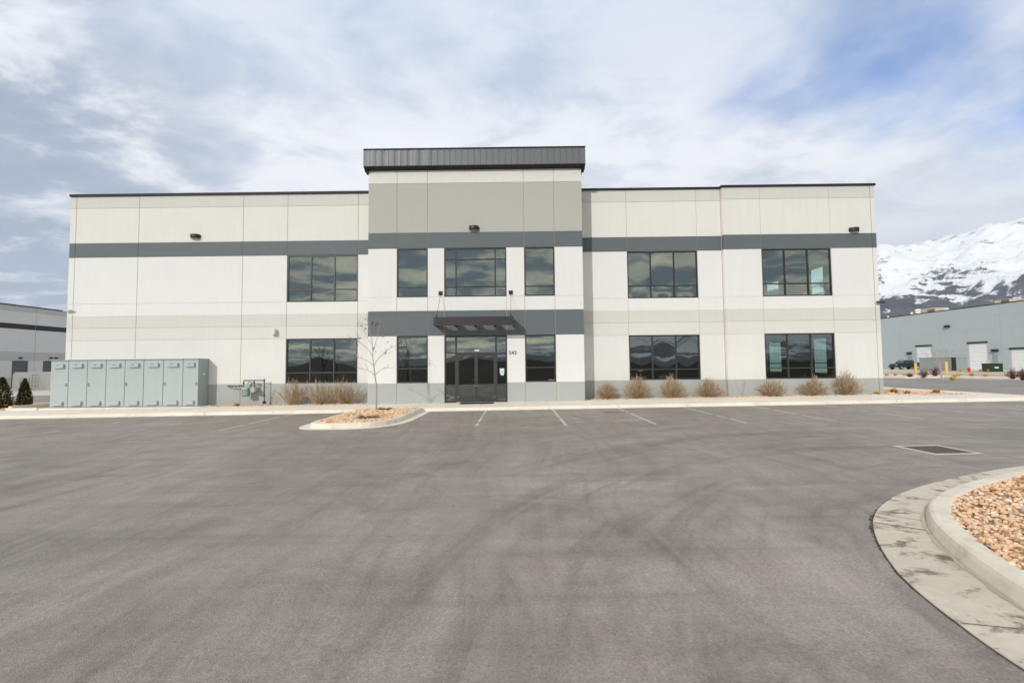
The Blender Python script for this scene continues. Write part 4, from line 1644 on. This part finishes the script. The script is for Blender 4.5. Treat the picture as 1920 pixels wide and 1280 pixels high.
def dry_shrub(x_, y_, rad, h_, seed, lab, name='dry_shrub', group='dry tan shrubs along the building', nst=230, stem='dry_stem', head='dry_head', heads=True, z0=None):
    rs = random.Random(seed)
    z_ = (.10 + G(x_)) if z0 is None else z0
    t = empty(name, (x_, y_, z_))
    tag(t, lab, 'shrub', group)
    st, hd_ = MB(), MB()
    crowns = [(rs.uniform(-.30, .30) * rad, rs.uniform(-.12, .12) * rad, rs.uniform(.82, 1.08)) for _ in range(5)]
    for k in range(nst):
        cx_, cy_, hs_ = crowns[k % 5]
        az = rs.uniform(0, 2 * math.pi)
        lean = rs.random() ** .55
        R_ = rad * lean * rs.uniform(.85, 1.12)
        top_ = h_ * hs_ * (1 - .62 * lean ** 1.7) * rs.uniform(.62, 1.08)
        b_ = Vector((cx_ * .6 + math.cos(az) * rad * .05, cy_ + math.sin(az) * rad * .05, 0))
        e_ = Vector((cx_ * .5 + math.cos(az) * R_, math.sin(az) * R_ * .62, top_))
        e_.y = min(e_.y, .42)
        c1 = b_ + (e_ - b_) * .4 + Vector((math.cos(az) * .03, 0, .02)) + Vector((rs.uniform(-.04, .04), rs.uniform(-.04, .04), 0))
        c2 = b_ + (e_ - b_) * .75 + Vector((rs.uniform(-.05, .05), rs.uniform(-.04, .04), .03))
        st.tube([b_, c1, c2, e_], [.007, .005, .004, .0025], 3, cap=False)
        for (q0, q1) in ((c1, c2), (c2, e_), (c2, e_)):
            if rs.random() < .8:
                o_ = q0 + (q1 - q0) * rs.random()
                dv = (e_ - b_).normalized() + Vector((rs.uniform(-1, 1), rs.uniform(-1, 1), rs.uniform(-.3, .9))) * .55
                f_ = o_ + dv.normalized() * rs.uniform(.08, .26) * h_
                st.tube([o_, (o_ + f_) / 2 + Vector((0, 0, .01)), f_], [.004, .006, .002], 3, cap=False)
                if heads and f_.z > h_ * .3:
                    for _ in range(3):
                        s_ = rs.uniform(.008, .017)
                        u1 = (dv.normalized() + Vector((rs.uniform(-1, 1), rs.uniform(-1, 1), rs.uniform(-1, 1))) * .5).normalized()
                        u2 = u1.cross(Vector((rs.uniform(-1, 1), rs.uniform(-1, 1), rs.uniform(-1, 1)))).normalized()
                        w_ = f_ - dv.normalized() * rs.uniform(0, .07) + Vector((rs.uniform(-.01, .01), rs.uniform(-.01, .01), 0))
                        hd_.face([w_ - u1 * s_, w_ + u2 * s_ * .5, w_ + u1 * s_, w_ - u2 * s_ * .5])
        if heads:
            dv = (e_ - c2).normalized()
            for _ in range(5):
                s_ = rs.uniform(.010, .020)
                u1 = (dv + Vector((rs.uniform(-1, 1), rs.uniform(-1, 1), rs.uniform(-1, 1))) * .5).normalized()
                u2 = u1.cross(Vector((rs.uniform(-1, 1), rs.uniform(-1, 1), rs.uniform(-1, 1)))).normalized()
                w_ = e_ - dv * rs.uniform(0, .10) + Vector((rs.uniform(-.012, .012), rs.uniform(-.012, .012), 0))
                hd_.face([w_ - u1 * s_, w_ + u2 * s_ * .55, w_ + u1 * s_, w_ - u2 * s_ * .55])
    st.build('stems', m[stem], t)
    if heads:
        hd_.build('seed_heads', m[head], t)
    return t

def px2x(px, y):
    return onY(px, 740, y).x
for (px, rad, h_, sd, lab) in (
        (549, .55, 1.15, 1, 'sparse dry shrub under the left end of the lower left window'),
        (601, .68, 1.10, 2, 'bushy dry shrub under the middle of the lower left window'),
        (648, .78, 1.12, 3, 'wide dry shrub between the lower left window and the entrance bay'),
        (1138, .50, .92, 4, 'dry shrub nearest the right side of the entrance bay'),
        (1195, .72, 1.02, 5, 'round dry shrub under the left end of the lower window right of the bay'),
        (1260, .68, 1.05, 6, 'round dry shrub under the right part of the window right of the bay'),
        (1332, .78, .98, 7, 'dense dry shrub between the window and the wall step'),
        (1449, .74, .88, 8, 'low dry shrub under the left end of the far right window'),
        (1524, .74, .90, 9, 'dry shrub under the right half of the far right window'),
        (1588, .72, 1.02, 10, 'dry shrub right of the far right window near the corner')):
    y_ = -.52
    dry_shrub(px2x(px, y_), y_, rad * (1.3 if sd in (1, 2, 3) else 1.0), h_ * (1.2 if sd in (1, 2, 3) else 1.06), sd, lab, nst=135 if sd in (1, 2, 3) else 220)

# sapling against the wall
x_ = px2x(1390, -.45)
t = empty('sapling', (x_, -.45, .1 + G(x_)))
tag(t, 'tiny bare sapling against the grey base at the wall step', 'sapling')
mb = MB()
rs = random.Random(33)
tips = []
for k in range(3):
    branch(mb, Vector((0, 0, 0)), Vector((rs.uniform(-.3, .3), rs.uniform(-.15, .15), 1)), .45, .008, 3, rs, tips, bend=.3, spread=.55)
mb.build('trunk', m['bark'], t)
# bare branch bush beside gas meter
x_ = px2x(506, -.35)
t = empty('sapling', (x_, -.25, .1 + G(x_)))
tag(t, 'thin bare sapling just right of the gas meter', 'sapling')
mb = MB()
for k in range(4):
    branch(mb, Vector((0, 0, 0)), Vector((rs.uniform(-.3, .3), rs.uniform(-.15, .15), 1)), .4, .007, 3, rs, tips, bend=.4, spread=.7)
mb.build('trunk', m['bark_dark'], t)

# yellow tufts
def tuft(x_, y_, r_, lab, seed, z0=None, mt='tuft_blade', group='low yellow grass tufts', n=420, name='grass_tuft'):
    rs = random.Random(seed)
    o_z = (.11 + G(x_)) if z0 is None else z0
    mb = MB()
    for k in range(n):
        a_ = rs.uniform(0, 6.283)
        el = rs.random() ** .7 * 1.35
        d_ = Vector((math.cos(a_) * math.sin(el), math.sin(a_) * math.sin(el), math.cos(el) * .9 + .05))
        L_b = r_ * rs.uniform(.75, 1.08)
        sd_ = d_.cross(Vector((0, 0, 1)))
        sd_ = sd_.normalized() if sd_.length > .01 else Vector((1, 0, 0))
        wv = r_ * .035
        b_ = d_ * r_ * .1
        m_ = d_ * L_b * .6 + Vector((0, 0, .02))
        e_ = d_ * L_b
        mb.face([b_ - sd_ * wv, b_ + sd_ * wv, m_ + sd_ * wv, m_ - sd_ * wv])
        mb.v += [tuple(e_)]
        q = len(mb.v) - 1
        mb.f.append((q - 1, q - 2, q))
        mb.m.append(0)
    o = mb.build(name, m[mt], loc=(x_, y_, o_z))
    tag(o, lab, 'grass tuft' if name == 'grass_tuft' else 'shrub', group)
    return o
tuft(px2x(445, -.6), -.62, .22, 'yellow grass tuft in the gravel left of the gas meter', 1)
for (px, py, r_, lab, sd) in ((1645, 740, .20, 'yellow grass tuft before the right corner of the building', 2),
                              (1676, 737, .30, 'wide yellow grass tuft just past the building corner', 3),
                              (1702, 739, .22, 'yellow grass tuft, third from the building corner', 4),
                              (1756, 738, .27, 'yellow grass tuft farthest right of the corner group', 5)):
    v = onZ(px, py, .10 + .155)
    tuft(v.x, v.y, r_, lab, sd, G(v.x) + .10)

# low dead clumps on the island
for (px, py, r_, lab, sd) in ((722, 767, .42, 'flat dead brown clump right of the island tree', 41), (690, 783, .55, 'flat dead brown clump at the front of the tree island', 42)):
    v = onZ(px, py, .13)
    rs = random.Random(sd)
    mb = MB()
    for k in range(230):
        a_ = rs.uniform(0, 6.28)
        el = rs.uniform(.1, .7)
        L_b = r_ * rs.uniform(.4, 1)
        d_ = Vector((math.cos(a_) * math.cos(el), math.sin(a_) * math.cos(el) * .7, math.sin(el) * .45))
        p_ = d_ * r_ * .15
        mb.tube([p_, d_ * L_b * .6 + Vector((0, 0, .03)), d_ * L_b], [.006, .004, .002], 3, cap=False)
    o = mb.build('dead_clump', m['dead_twig'], loc=(v.x, v.y, .13 + G(v.x)))
    tag(o, lab, 'plant', 'dead clumps on the tree island')

# small conifers at the far left
def conifer(x_, y_, h_, r_, seed, lab):
    rs = random.Random(seed)
    t = empty('conifer_shrub', (x_, y_, .08 + G(x_)))
    tag(t, lab, 'conifer', 'small conical evergreens at the left edge')
    b_ = MB()
    b_.tube([(0, 0, -.05), (0, 0, h_ * .8)], [.04, .01], 6)
    b_.build('trunk', m['bark_dark'], t)
    c_ = MB()
    for k in range(3600):
        f = rs.random() ** 1.25
        rr = r_ * (1 - f) ** .6 * (0.55 + .5 * rs.random()) * min(1, .72 + f * 3)
        a_ = rs.uniform(0, 6.283)
        rr *= 1 + .12 * math.sin(a_ * 5 + f * 9)
        p_ = Vector((math.cos(a_) * rr, math.sin(a_) * rr, .05 + f * h_))
        u1 = Vector((math.cos(a_) * .6 + rs.uniform(-.5, .5), math.sin(a_) * .6 + rs.uniform(-.5, .5), 1)).normalized()
        u2 = u1.cross(Vector((rs.uniform(-1, 1), rs.uniform(-1, 1), rs.uniform(-1, 1)))).normalized()
        s_ = rs.uniform(.03, .06)
        c_.face([p_ - u1 * s_, p_ + u2 * s_ * .45, p_ + u1 * s_, p_ - u2 * s_ * .45])
    c_.build('crown', m['evergreen'], t)
v = onZ(45, 760, -.12)
conifer(v.x, v.y, 1.5, .38, 1, 'small dark conical evergreen beside the cabinets, fully in view')
v = onZ(2, 765, -.12)
conifer(v.x, v.y, 1.60, .50, 2, 'small dark conical evergreen cut by the left picture edge')

# ------------------------------------------------------------------ storm drain
mb = MB()
dc = [onZ(1690, 838, .0), onZ(1757, 834.5, .0), onZ(1829, 849, .0), onZ(1752, 851.5, .0)]
mb = MB()
t = empty('storm_drain', (8.68, -13.78, G(8.7)))
tag(t, 'square iron storm drain grate in a concrete collar set in the asphalt', 'drain')
hw = .49
cb = MB()
for (a_, c_, e_, f_) in ((-hw, hw, -hw, -hw + .07), (-hw, hw, hw - .07, hw), (-hw, -hw + .07, -hw + .07, hw - .07), (hw - .07, hw, -hw + .07, hw - .07)):
    cb.box(a_, c_, e_, f_, -.1, .008)
cb.build('collar', m['concrete_far'], t)
gb = MB()
n_ = 15
gw = hw - .075
for k in range(n_):
    a_ = -gw + k * 2 * gw / n_
    gb.box(a_ + .01, a_ + .055, -gw, gw, -.05, .004)
for k in range(4):
    e_ = -gw + k * 2 * gw / 3 - (.0 if k == 0 else .04 if k == 3 else .02)
    gb.box(-gw, gw, e_, e_ + .04, -.06, .0025)
gb.build('grate', m['grate'], t)
pb = MB()
pb.face([(-gw, -gw, -.03), (gw, -gw, -.03), (gw, gw, -.03), (-gw, gw, -.03)])
pb.build('sump', m['rubber'], t)
t.rotation_euler.z = R(2)

# ------------------------------------------------------------------ left neighbour
FLX = -63.0
lb = empty('warehouse', (FLX, 0, 0), R(90))
tag(lb, 'grey shaded warehouse with a dark band at the far left', 'building')
LZ = [-.8, 1.0, 3.05, 3.55, 4.2, 4.9, 7.08, 7.75, 9.3, 10.0]
LR = ['far_grey_dark', 'far_grey', 'far_grey_dark', 'far_grey_dark', 'far_grey', 'far_grey', 'far_slate', 'far_grey', 'far_grey_dark']
def fy(px):
    return onX(px, 690, FLX).y
d1 = (fy(22), fy(53), -.8, 3.05)
d2 = (fy(80), fy(98), -.8, 3.05)
xs_ = [-20, 10, 25, d1[0], d1[1], fy(64), d2[0], d2[1], 60, 75, 110]
mb = cellwall(xs_, LZ, LR, 0, [d1, d2], hseam=[3.05, 3.55, 4.9, 9.3], vseam=[10, 25, fy(64), 60, 75], sw=.06, inner=False)
mb.box(-20, 110, .25, 40, -.5, 9.9, BI['far_grey'])
mb.build('wall', BM, lb)
mb = MB()
mb.box(-20, 110, -.06, .3, 10.0, 10.14)
mb.build('coping', m['coping_dark'], lb)
for d_ in (d1, d2):
    mb = MB()
    for k in range(6):
        mb.bev(d_[0] + .02, d_[1] - .02, .12, .18, -.8 + k * .64, -.8 + k * .64 + .63, .015)
    mb.build('dock_door', m['door_grey'], lb)
for px in (38, 95, 105):
    p_ = onX(px, 671, FLX)
    wall_light(FLX, p_.y, p_.z, {38: 'small dark lamp above the first dock door of the left warehouse', 95: 'small dark lamp left of a pair above the second dock door', 105: 'small dark lamp right of a pair above the second dock door'}[px], R(90), .9, 'dock lamps on the left warehouse')
# dock wall with railing
a_ = onZ(27, 724, -.42)
wy = fy(27) - 6
def wx(px):
    return onY(px, 700, 31.0).x
dw_ = MB()
za = onY(27, 697.5, 31.0).z
zb = onY(27, 728, 31.0).z
dw_.prism([(wx(24), -.6), (wx(150), -.6), (wx(150), za), (wx(27), za), (wx(24), za - .4)], 31.0, 31.3, axis='y')
o = dw_.build('dock_wall', m['far_white'])
tag(o, 'low white concrete dock wall before the left warehouse', 'wall')
t = empty('railing', (wx(50), 30.3, -.4))
tag(t, 'grey metal stair railing in front of the white dock wall', 'railing')
rb = MB()
W_ = wx(84) - wx(50)
for k in range(7):
    rb.tube([(W_ * k / 6, 0, 0), (W_ * k / 6, 0, 1.35 if k < 4 else 1.7)], .035, 6)
rb.build('post', m['meter_grey'], t)
rb = MB()
for zz in (.45, .9, 1.3):
    rb.tube([(0, 0, zz), (W_, 0, zz)], .03, 6)
rb.tube([(W_ * .66, 0, 1.7), (W_, 0, 1.7)], .035, 6)
rb.build('rail', m['meter_grey'], t)

# ------------------------------------------------------------------ right neighbour
FRX = 73.0
rbd = empty('warehouse', (FRX, 0, 0), R(-90))
tag(rbd, 'long blue-grey warehouse with white roller doors at the right', 'building')
def ly(px):
    return -onX(px, 690, FRX).y
TZ = 10.35
def zr(px, py):
    return onX(px, py, FRX).z
RZ = [-.3, 3.5, 5.9, 6.7, 8.0, 8.7, TZ]
drs = []
for (p0, p1, pt) in ((1720, 1748, 649), (1818, 1853, 643), (1897, 1932, 654)):
    drs.append((ly(p0), ly(p1), -.3, zr((p0 + p1) / 2, pt)))
gd = (ly(1787), ly(1813), -.3, zr(1800, 665))
allz = sorted(set(RZ + [d_[3] for d_ in drs] + [gd[3]]))
rows_ = ['far_blue'] * (len(allz) - 1)
xs_ = sorted([-150, -110, ly(1660) , ly(1690), ly(1765), ly(1880), -30, 0, 20] + [q for d_ in drs + [gd] for q in d_[:2]])
mb = cellwall(xs_, allz, rows_, 0, drs + [gd], hseam=[6.7, 8.7, 3.5], vseam=[-110, ly(1690), ly(1765), ly(1880), -30, 0], sw=.05, inner=False)
mb.box(-150, 20, .25, 60, -.2, TZ - .1, BI['far_blue'])
mb.build('wall', BM, rbd)
mb = MB()
mb.box(-150, 20, -.06, .3, TZ, TZ + .12)
mb.build('coping', m['coping_dark'], rbd)
for d_ in drs:
    mb = MB()
    n_ = 7
    hh = (d_[3] + .3) / n_
    for k in range(n_):
        mb.bev(d_[0] + .02, d_[1] - .02, .08, .14, -.3 + k * hh, -.3 + (k + 1) * hh - .01, .012)
    dd_ = mb.build('roller_door', m['far_white'], rbd)
    mb = MB()
    mb.box(d_[0] - .15, d_[1] + .15, -.10, -.003, d_[3] - .02, d_[3] + .22)
    mb.build('door_header', m['coping_dark'], dd_)
mb = MB()
mb.bev(gd[0] + .02, gd[1] - .02, .05, .12, -.3, gd[3], .02)
mb.build('roller_door', m['far_blue'], rbd)
for (p0, p1, pt) in ((1704, 1712, 668), (1862, 1872, 664)):
    mb = MB()
    mb.bev(ly(p0), ly(p1), -.05, -.002, .3, zr(p0, pt), .01)
    mb.build('door', m['dumpster_grey'], rbd)
for (px, py, lab) in ((1776.6, 612, 'black wall light high on the blue-grey warehouse'), (1706, 662, 'black wall light above the small door left of the first roller door'), (1866.5, 657, 'black wall light above the small door right of the second roller door')):
    p_ = onX(px, py, FRX)
    wall_light(FRX - .003, p_.y, p_.z, lab, R(-90), 2.0, 'black wall lights on the blue-grey warehouse')
# rooftop things
def roof_at(px, py, x_):
    p_ = onX(px, py, x_)
    return p_
for (px0, px1, py, lab) in ((1739, 1766, 580, 'long beige rooftop unit near the left end of the warehouse roof'), (1878, 1908, 563.5, 'beige rooftop unit farther right on the warehouse roof')):
    X_ = 78.0
    p0, p1 = onX(px0, py, X_), onX(px1, py, X_)
    t = empty('rooftop_unit', (X_, (p0.y + p1.y) / 2, TZ - .1))
    tag(t, lab, 'rooftop unit', 'beige rooftop units')
    L_u = abs(p0.y - p1.y) / 2
    b_ = MB()
    b_.bev(-1.2, 1.2, -L_u, L_u, 0, p0.z - TZ + .1, .04)
    b_.build('casing', m['beige_metal'], t)
    b_ = MB()
    for k in range(8):
        b_.box(-1.23, -1.205, -L_u * .9, L_u * .1, .2 + k * .12, .26 + k * .12)
    b_.build('grille', m['pipe_grey'], t)
for (px, py, r_, lab) in ((1665, 592, .16, 'thin white vent pipe nearest the left end of the warehouse roof'), (1709.5, 585, .22, 'white vent pipe beside the round white roof vent'), (1721, 579, .5, 'round white roof vent, the widest on the warehouse'), (1774, 578, .42, 'low white roof vent right of the beige unit')):
    X_ = 76.0
    p_ = onX(px, py, X_)
    t = empty('roof_vent', (X_, p_.y, TZ - .1))
    tag(t, lab, 'roof vent', 'white vents on the warehouse roof')
    hh = p_.z - TZ + .1
    b_ = MB()
    b_.tube([(0, 0, 0), (0, 0, hh * .75)], r_ * .8, 12)
    b_.build('pipe', m['white_metal'], t)
    b_ = MB()
    b_.lathe([(0.001, hh), (r_ * .7, hh * .96), (r_, hh * .85), (r_, hh * .7), (r_ * .7, hh * .66)], 12)
    b_.build('cap', m['white_metal'], t)

# ------------------------------------------------------------------ pickup truck
tk_px = 1697
tk = onZ(1697, 693.0, .42)
TX, TYY = 69.9, 0
sc_ = (TX - CAM.x) / (tk.x - CAM.x)
TYY = CAM.y + (tk.y - CAM.y) * sc_
trk = empty('pickup_truck', (TX, TYY, .42), R(180 + 10))
trk.scale = (.9, .9, .9)
tag(trk, 'dark green crew cab pickup truck parked by the blue-grey warehouse', 'pickup truck')
# local: +x is forward after rotation (front points to -X world)
b_ = MB()
def hull(mb, secs, m_=0):
    """secs: list of (x, halfwidth_bottom, halfwidth_top, z0, z1)"""
    R0 = []
    for (x_, wb, wt, z0, z1) in secs:
        R0.append([(x_, -wb, z0), (x_, -wb, z0 + (z1 - z0) * .6), (x_, -wt, z1), (x_, wt, z1), (x_, wb, z0 + (z1 - z0) * .6), (x_, wb, z0)])
    for i in range(len(R0) - 1):
        for k in range(6):
            j = (k + 1) % 6
            mb.face([R0[i][k], R0[i + 1][k], R0[i + 1][j], R0[i][j]], m_)
    mb.face(R0[0], m_)
    mb.face(R0[-1][::-1], m_)
hull(b_, [(2.85, .88, .80, .55, 1.02), (2.7, .96, .88, .45, 1.12), (1.3, 1.0, .93, .42, 1.22), (.9, 1.0, .95, .42, 1.24), (-1.15, 1.0, .95, .42, 1.24), (-2.85, 1.0, .96, .5, 1.26), (-2.9, .96, .93, .55, 1.24)])
b_.build('body', m['truck_paint'], trk, smooth=False)
b_ = MB()
hull(b_, [(1.35, .92, .80, 1.20, 1.25), (.75, .90, .76, 1.20, 1.80), (.45, .89, .75, 1.20, 1.86), (-.85, .89, .75, 1.20, 1.86), (-1.1, .90, .78, 1.20, 1.80), (-1.15, .92, .84, 1.20, 1.3)])
cabm = b_.build('cab', m['truck_paint'], trk)
b_ = MB()
for s_ in (-1, 1):
    for (a_, c_, a2, c2) in ((.95, .1, .68, .1), (0, -.98, 0, -.9)):
        b_.face([(a_, s_ * .925, 1.30), (c_, s_ * .925, 1.30), (c2, s_ * .83, 1.74), (a2, s_ * .83, 1.74)])
b_.build('side_window', m['truck_glass'], cabm)
b_ = MB()
b_.face([(1.27, -.80, 1.31), (1.27, .80, 1.31), (.83, .70, 1.77), (.83, -.70, 1.77)])
b_.build('windscreen', m['truck_glass'], cabm)
b_ = MB()
b_.box(2.84, 2.92, -.92, .92, .48, .68)
b_.build('bumper', m['pipe_grey'], trk)
b_ = MB()
b_.box(2.80, 2.88, -.5, .5, .72, 1.0)
b_.build('grille', m['cam_black'], trk)
for s_ in (-1, 1):
    b_ = MB()
    b_.bev(2.74, 2.89, min(s_ * .55, s_ * .88), max(s_ * .55, s_ * .88), .76, .98, .02)
    b_.build('headlight', m['chrome'], trk)
    for x_ in (1.95, -1.85):
        b_ = MB()
        b_.tube([(x_, s_ * .78, .40), (x_, s_ * 1.02, .40)], .40, 20)
        w_ = b_.build('wheel', m['rubber'], trk)
        b_ = MB()
        b_.tube([(x_, s_ * 1.021, .40), (x_, s_ * 1.04, .40)], .24, 16)
        b_.build('rim', m['chrome'], w_)
# tailgate / dark load at the back
b_ = MB()
b_.box(-2.82, -1.22, -.90, .90, 1.255, 1.36)
b_.build('bed_cover', m['rubber'], trk)

# container behind bollards
a_, c_ = onZ(1724, 692, .42), onZ(1784, 692.5, .42)
X_ = 62.0
def atx(px, py, X_):
    p_ = onX(px, py, X_)
    return p_
p0, p1 = atx(1724, 690, X_), atx(1785, 690, X_)
t = empty('storage_container', (X_, (p0.y + p1.y) / 2, G(60)))
tag(t, 'long grey storage container on the yard behind the yellow bollards', 'container')
L_c = abs(p0.y - p1.y) / 2
ztop = atx(1755, 671, X_).z - G(60)
b_ = MB()
b_.bev(-.0, 2.2, -L_c, L_c, .08, ztop, .03)
n_ = 14
for k in range(n_):
    yy = -L_c + .2 + k * (2 * L_c - .4) / n_
    b_.box(-.03, -.001, yy, yy + .18, .15, ztop - .1)
b_.build('body', m['dumpster_grey'], t)
b_ = MB()
b_.box(-.06, 2.25, -L_c - .05, L_c + .05, ztop, ztop + .07)
b_.build('lid', m['dumpster_grey'], t)
b_ = MB()
b_.box(-.1, .3, -L_c - .35, -L_c - .08, .0, ztop + .05)
b_.build('end_post', m['cam_black'], t)

# bollards
def bollard(px, py, h_, lab, r_=.11, zz=.0):
    p_ = onZ(px, py, .405 + zz)
    t = empty('bollard', p_)
    tag(t, lab, 'bollard', 'yellow bollards across the drive')
    b_ = MB()
    b_.lathe([(r_, -.1), (r_, h_ - r_ * .4), (r_ * .8, h_ - r_ * .1), (r_ * .4, h_ + .01), (.001, h_ + .02)], 14)
    b_.build('post', m['yellow_paint'], t, smooth=True)
    b_ = MB()
    b_.lathe([(r_ * 1.7, 0), (r_ * 1.7, .05), (r_ * 1.02, .07)], 14)
    b_.build('footing', m['concrete_curb'], t)
    return p_
def hpx(px, py0, py1):
    p_ = onZ(px, py0, .405)
    return onY(px, py1, p_.y).z - p_.z
bollard(1717.5, 701, hpx(1717.5, 701, 680), 'yellow bollard in front of the pickup truck', .13)
bollard(1775.5, 703.5, hpx(1775.5, 703.5, 678), 'yellow bollard in front of the right end of the grey container', .13)
bollard(1853.5, 694, hpx(1853.5, 694, 675), 'yellow bollard half hidden behind the green utility box', .12)

# hydrant
p_ = onZ(1817, 698.5, .405)
t = empty('fire_hydrant', p_)
tag(t, 'red fire hydrant on the gravel left of the green utility box', 'fire hydrant')
s_ = hpx(1817, 698.5, 688.5)
b_ = MB()
b_.lathe([(.16, 0), (.16, .05), (.11, .06), (.11, s_ * .7), (.15, s_ * .72), (.15, s_ * .77), (.11, s_ * .9), (.04, s_ * .97), (.001, s_)], 14)
b_.build('barrel', m['red_paint'], t, smooth=True)
for s2 in (-1, 1):
    b_ = MB()
    b_.tube([(s2 * .1, 0, s_ * .55), (s2 * .2, 0, s_ * .55)], .06, 10)
    b_.build('nozzle', m['red_paint'], t)

# green utility box
p_ = onZ(1861, 697.5, .405)
t = empty('utility_box', p_, R(-18))
tag(t, 'dark green metal utility box on the gravel across the drive', 'utility box')
h_ = hpx(1861, 697.5, 681)
w_ = (onY(1876, 690, p_.y).x - onY(1846, 690, p_.y).x) / 2 * .74
b_ = MB()
b_.bev(-w_ * .92, w_ * .92, -.75, .75, .08, h_ * .92, .04)
b_.build('body', m['green_metal'], t)
b_ = MB()
b_.bev(-w_ * .96, w_ * .96, -.8, .8, h_ * .92, h_, .03)
b_.build('lid', m['green_metal'], t)
b_ = MB()
b_.box(-w_, w_, -.85, .85, 0, .05)
b_.build('plinth', m['concrete_curb'], t)
b_ = MB()
b_.box(-.15, .25, -.757, -.752, h_ * .45, h_ * .6)
b_.build('warning_label', m['white_metal'], t)

# tree across the drive
p_ = onZ(1766, 711, .40)
t = empty('young_tree', p_)
tag(t, 'bare young tree across the drive in front of the grey container', 'tree')
mb = MB()
rs = random.Random(8)
H_ = onY(1766, 645, p_.y).z - p_.z
tips = []
mb.tube([(0, 0, -.05), (-.05, 0, H_ * .3), (-.1, 0, H_ * .52)], [.06, .05, .04], 6, cap=False)
for k in range(7):
    a_ = rs.uniform(0, 6.28)
    branch(mb, Vector((-.1, 0, H_ * rs.uniform(.38, .55))), Vector((math.cos(a_) * .8, math.sin(a_) * .8, 1)), H_ * .24, .022, 3, rs, tips, bend=.3, spread=.6)
mb.build('trunk', m['bark'], t)
# small plants across the drive
ps = [(1663, 705, .38), (1679, 705, .38), (1695, 705, .34), (1786, 713, .42), (1797, 706, .40), (1822, 706, .40), (1848, 707, .38), (1801, 697.5, .38), (1839, 697.5, .36), (1853, 698, .30), (1877, 697, .38), (1790, 708, .3)]
desc = ['leftmost yellow tuft across the drive next to the building corner', 'second yellow tuft across the drive from the building corner', 'third yellow tuft across the drive from the building corner', 'olive tuft at the kerb below the second bollard', 'yellow tuft right of the second bollard', 'yellow tuft below the red hydrant', 'yellow tuft below the green utility box', 'yellow tuft left of the red hydrant', 'yellow tuft between hydrant and green utility box', 'small yellow tuft at the foot of the green utility box', 'yellow tuft right of the green utility box', 'small yellow tuft just right of the second bollard foot']
for i, (px, py, r_) in enumerate(ps):
    v = onZ(px, py, .42 if v is None else .42)
    tuft(v.x, v.y, r_, desc[i], 60 + i, G(v.x) + .12, group='yellow tufts across the drive', n=120)
for (px, py, r_, h_, sd, lab) in ((1733, 707, .55, .75, 71, 'dark red bare shrub between the two front bollards'), (1754, 706, .50, .90, 72, 'dark red bare shrub left of the second bollard'), (1900, 711, .55, .85, 73, 'dark red bare shrub below the right roller door'), (1918, 713, .5, .9, 74, 'dark red bare shrub at the right picture edge'), (1706, 707, .35, .4, 75, 'low brown shrub left of the dark red shrubs')):
    v = onZ(px, py, .42)
    dry_shrub(v.x, v.y, r_, h_, sd, lab, name='red_shrub', group='dark red shrubs across the drive', nst=110, stem='red_shrub', heads=False, z0=G(v.x) + .12)

# bare trees beyond the lot behind the photographer (seen mirrored in the glass)
for (px, Y_, H_, sd, lab) in ((603, -58, 5.8, 81, 'tall bare tree mirrored in the lower left window'), (620, -66, 4.6, 82, 'shorter bare tree mirrored in the lower left window'), (764, -56, 5.4, 83, 'bare tree mirrored in the lower window left of the doors')):
    rs = random.Random(sd)
    X_ = (px - 960) / 880 * (23.5 + abs(Y_))
    t = empty('bare_tree', (X_, Y_, -.4))
    tag(t, lab, 'tree', 'bare trees behind the lot')
    mb = MB()
    tips = []
    mb.tube([(0, 0, 0), (0, 0, H_ * .3)], [.10, .08], 6, cap=False)
    for k in range(5):
        branch(mb, Vector((0, 0, H_ * rs.uniform(.15, .3))), Vector((rs.uniform(-.4, .4), rs.uniform(-.4, .4), 1)), H_ * .33, .05, 4, rs, tips, bend=.3, spread=.45)
    mb.build('trunk', m['bark_dark'], t)

# ------------------------------------------------------------------ haze
HAZE = 6e-5
if HAZE:
    mb = MB()
    mb.box(-10900, 10900, -10900, 10900, -30, 2400)
    hz = D.materials.new('haze')
    hz.use_nodes = True
    hn = NT(hz.node_tree)
    ho = hn.node('ShaderNodeOutputMaterial')
    pv = hn.node('ShaderNodeVolumePrincipled')
    pv.inputs['Color'].default_value = (.72, .83, 1.0, 1)
    pv.inputs['Density'].default_value = HAZE
    pv.inputs['Anisotropy'].default_value = .2
    hn.l.new(pv.outputs[0], ho.inputs['Volume'])
    o = mb.build('haze', hz)
    tag(o, 'thin pale air between the lot and the mountains', 'haze', kind='stuff')
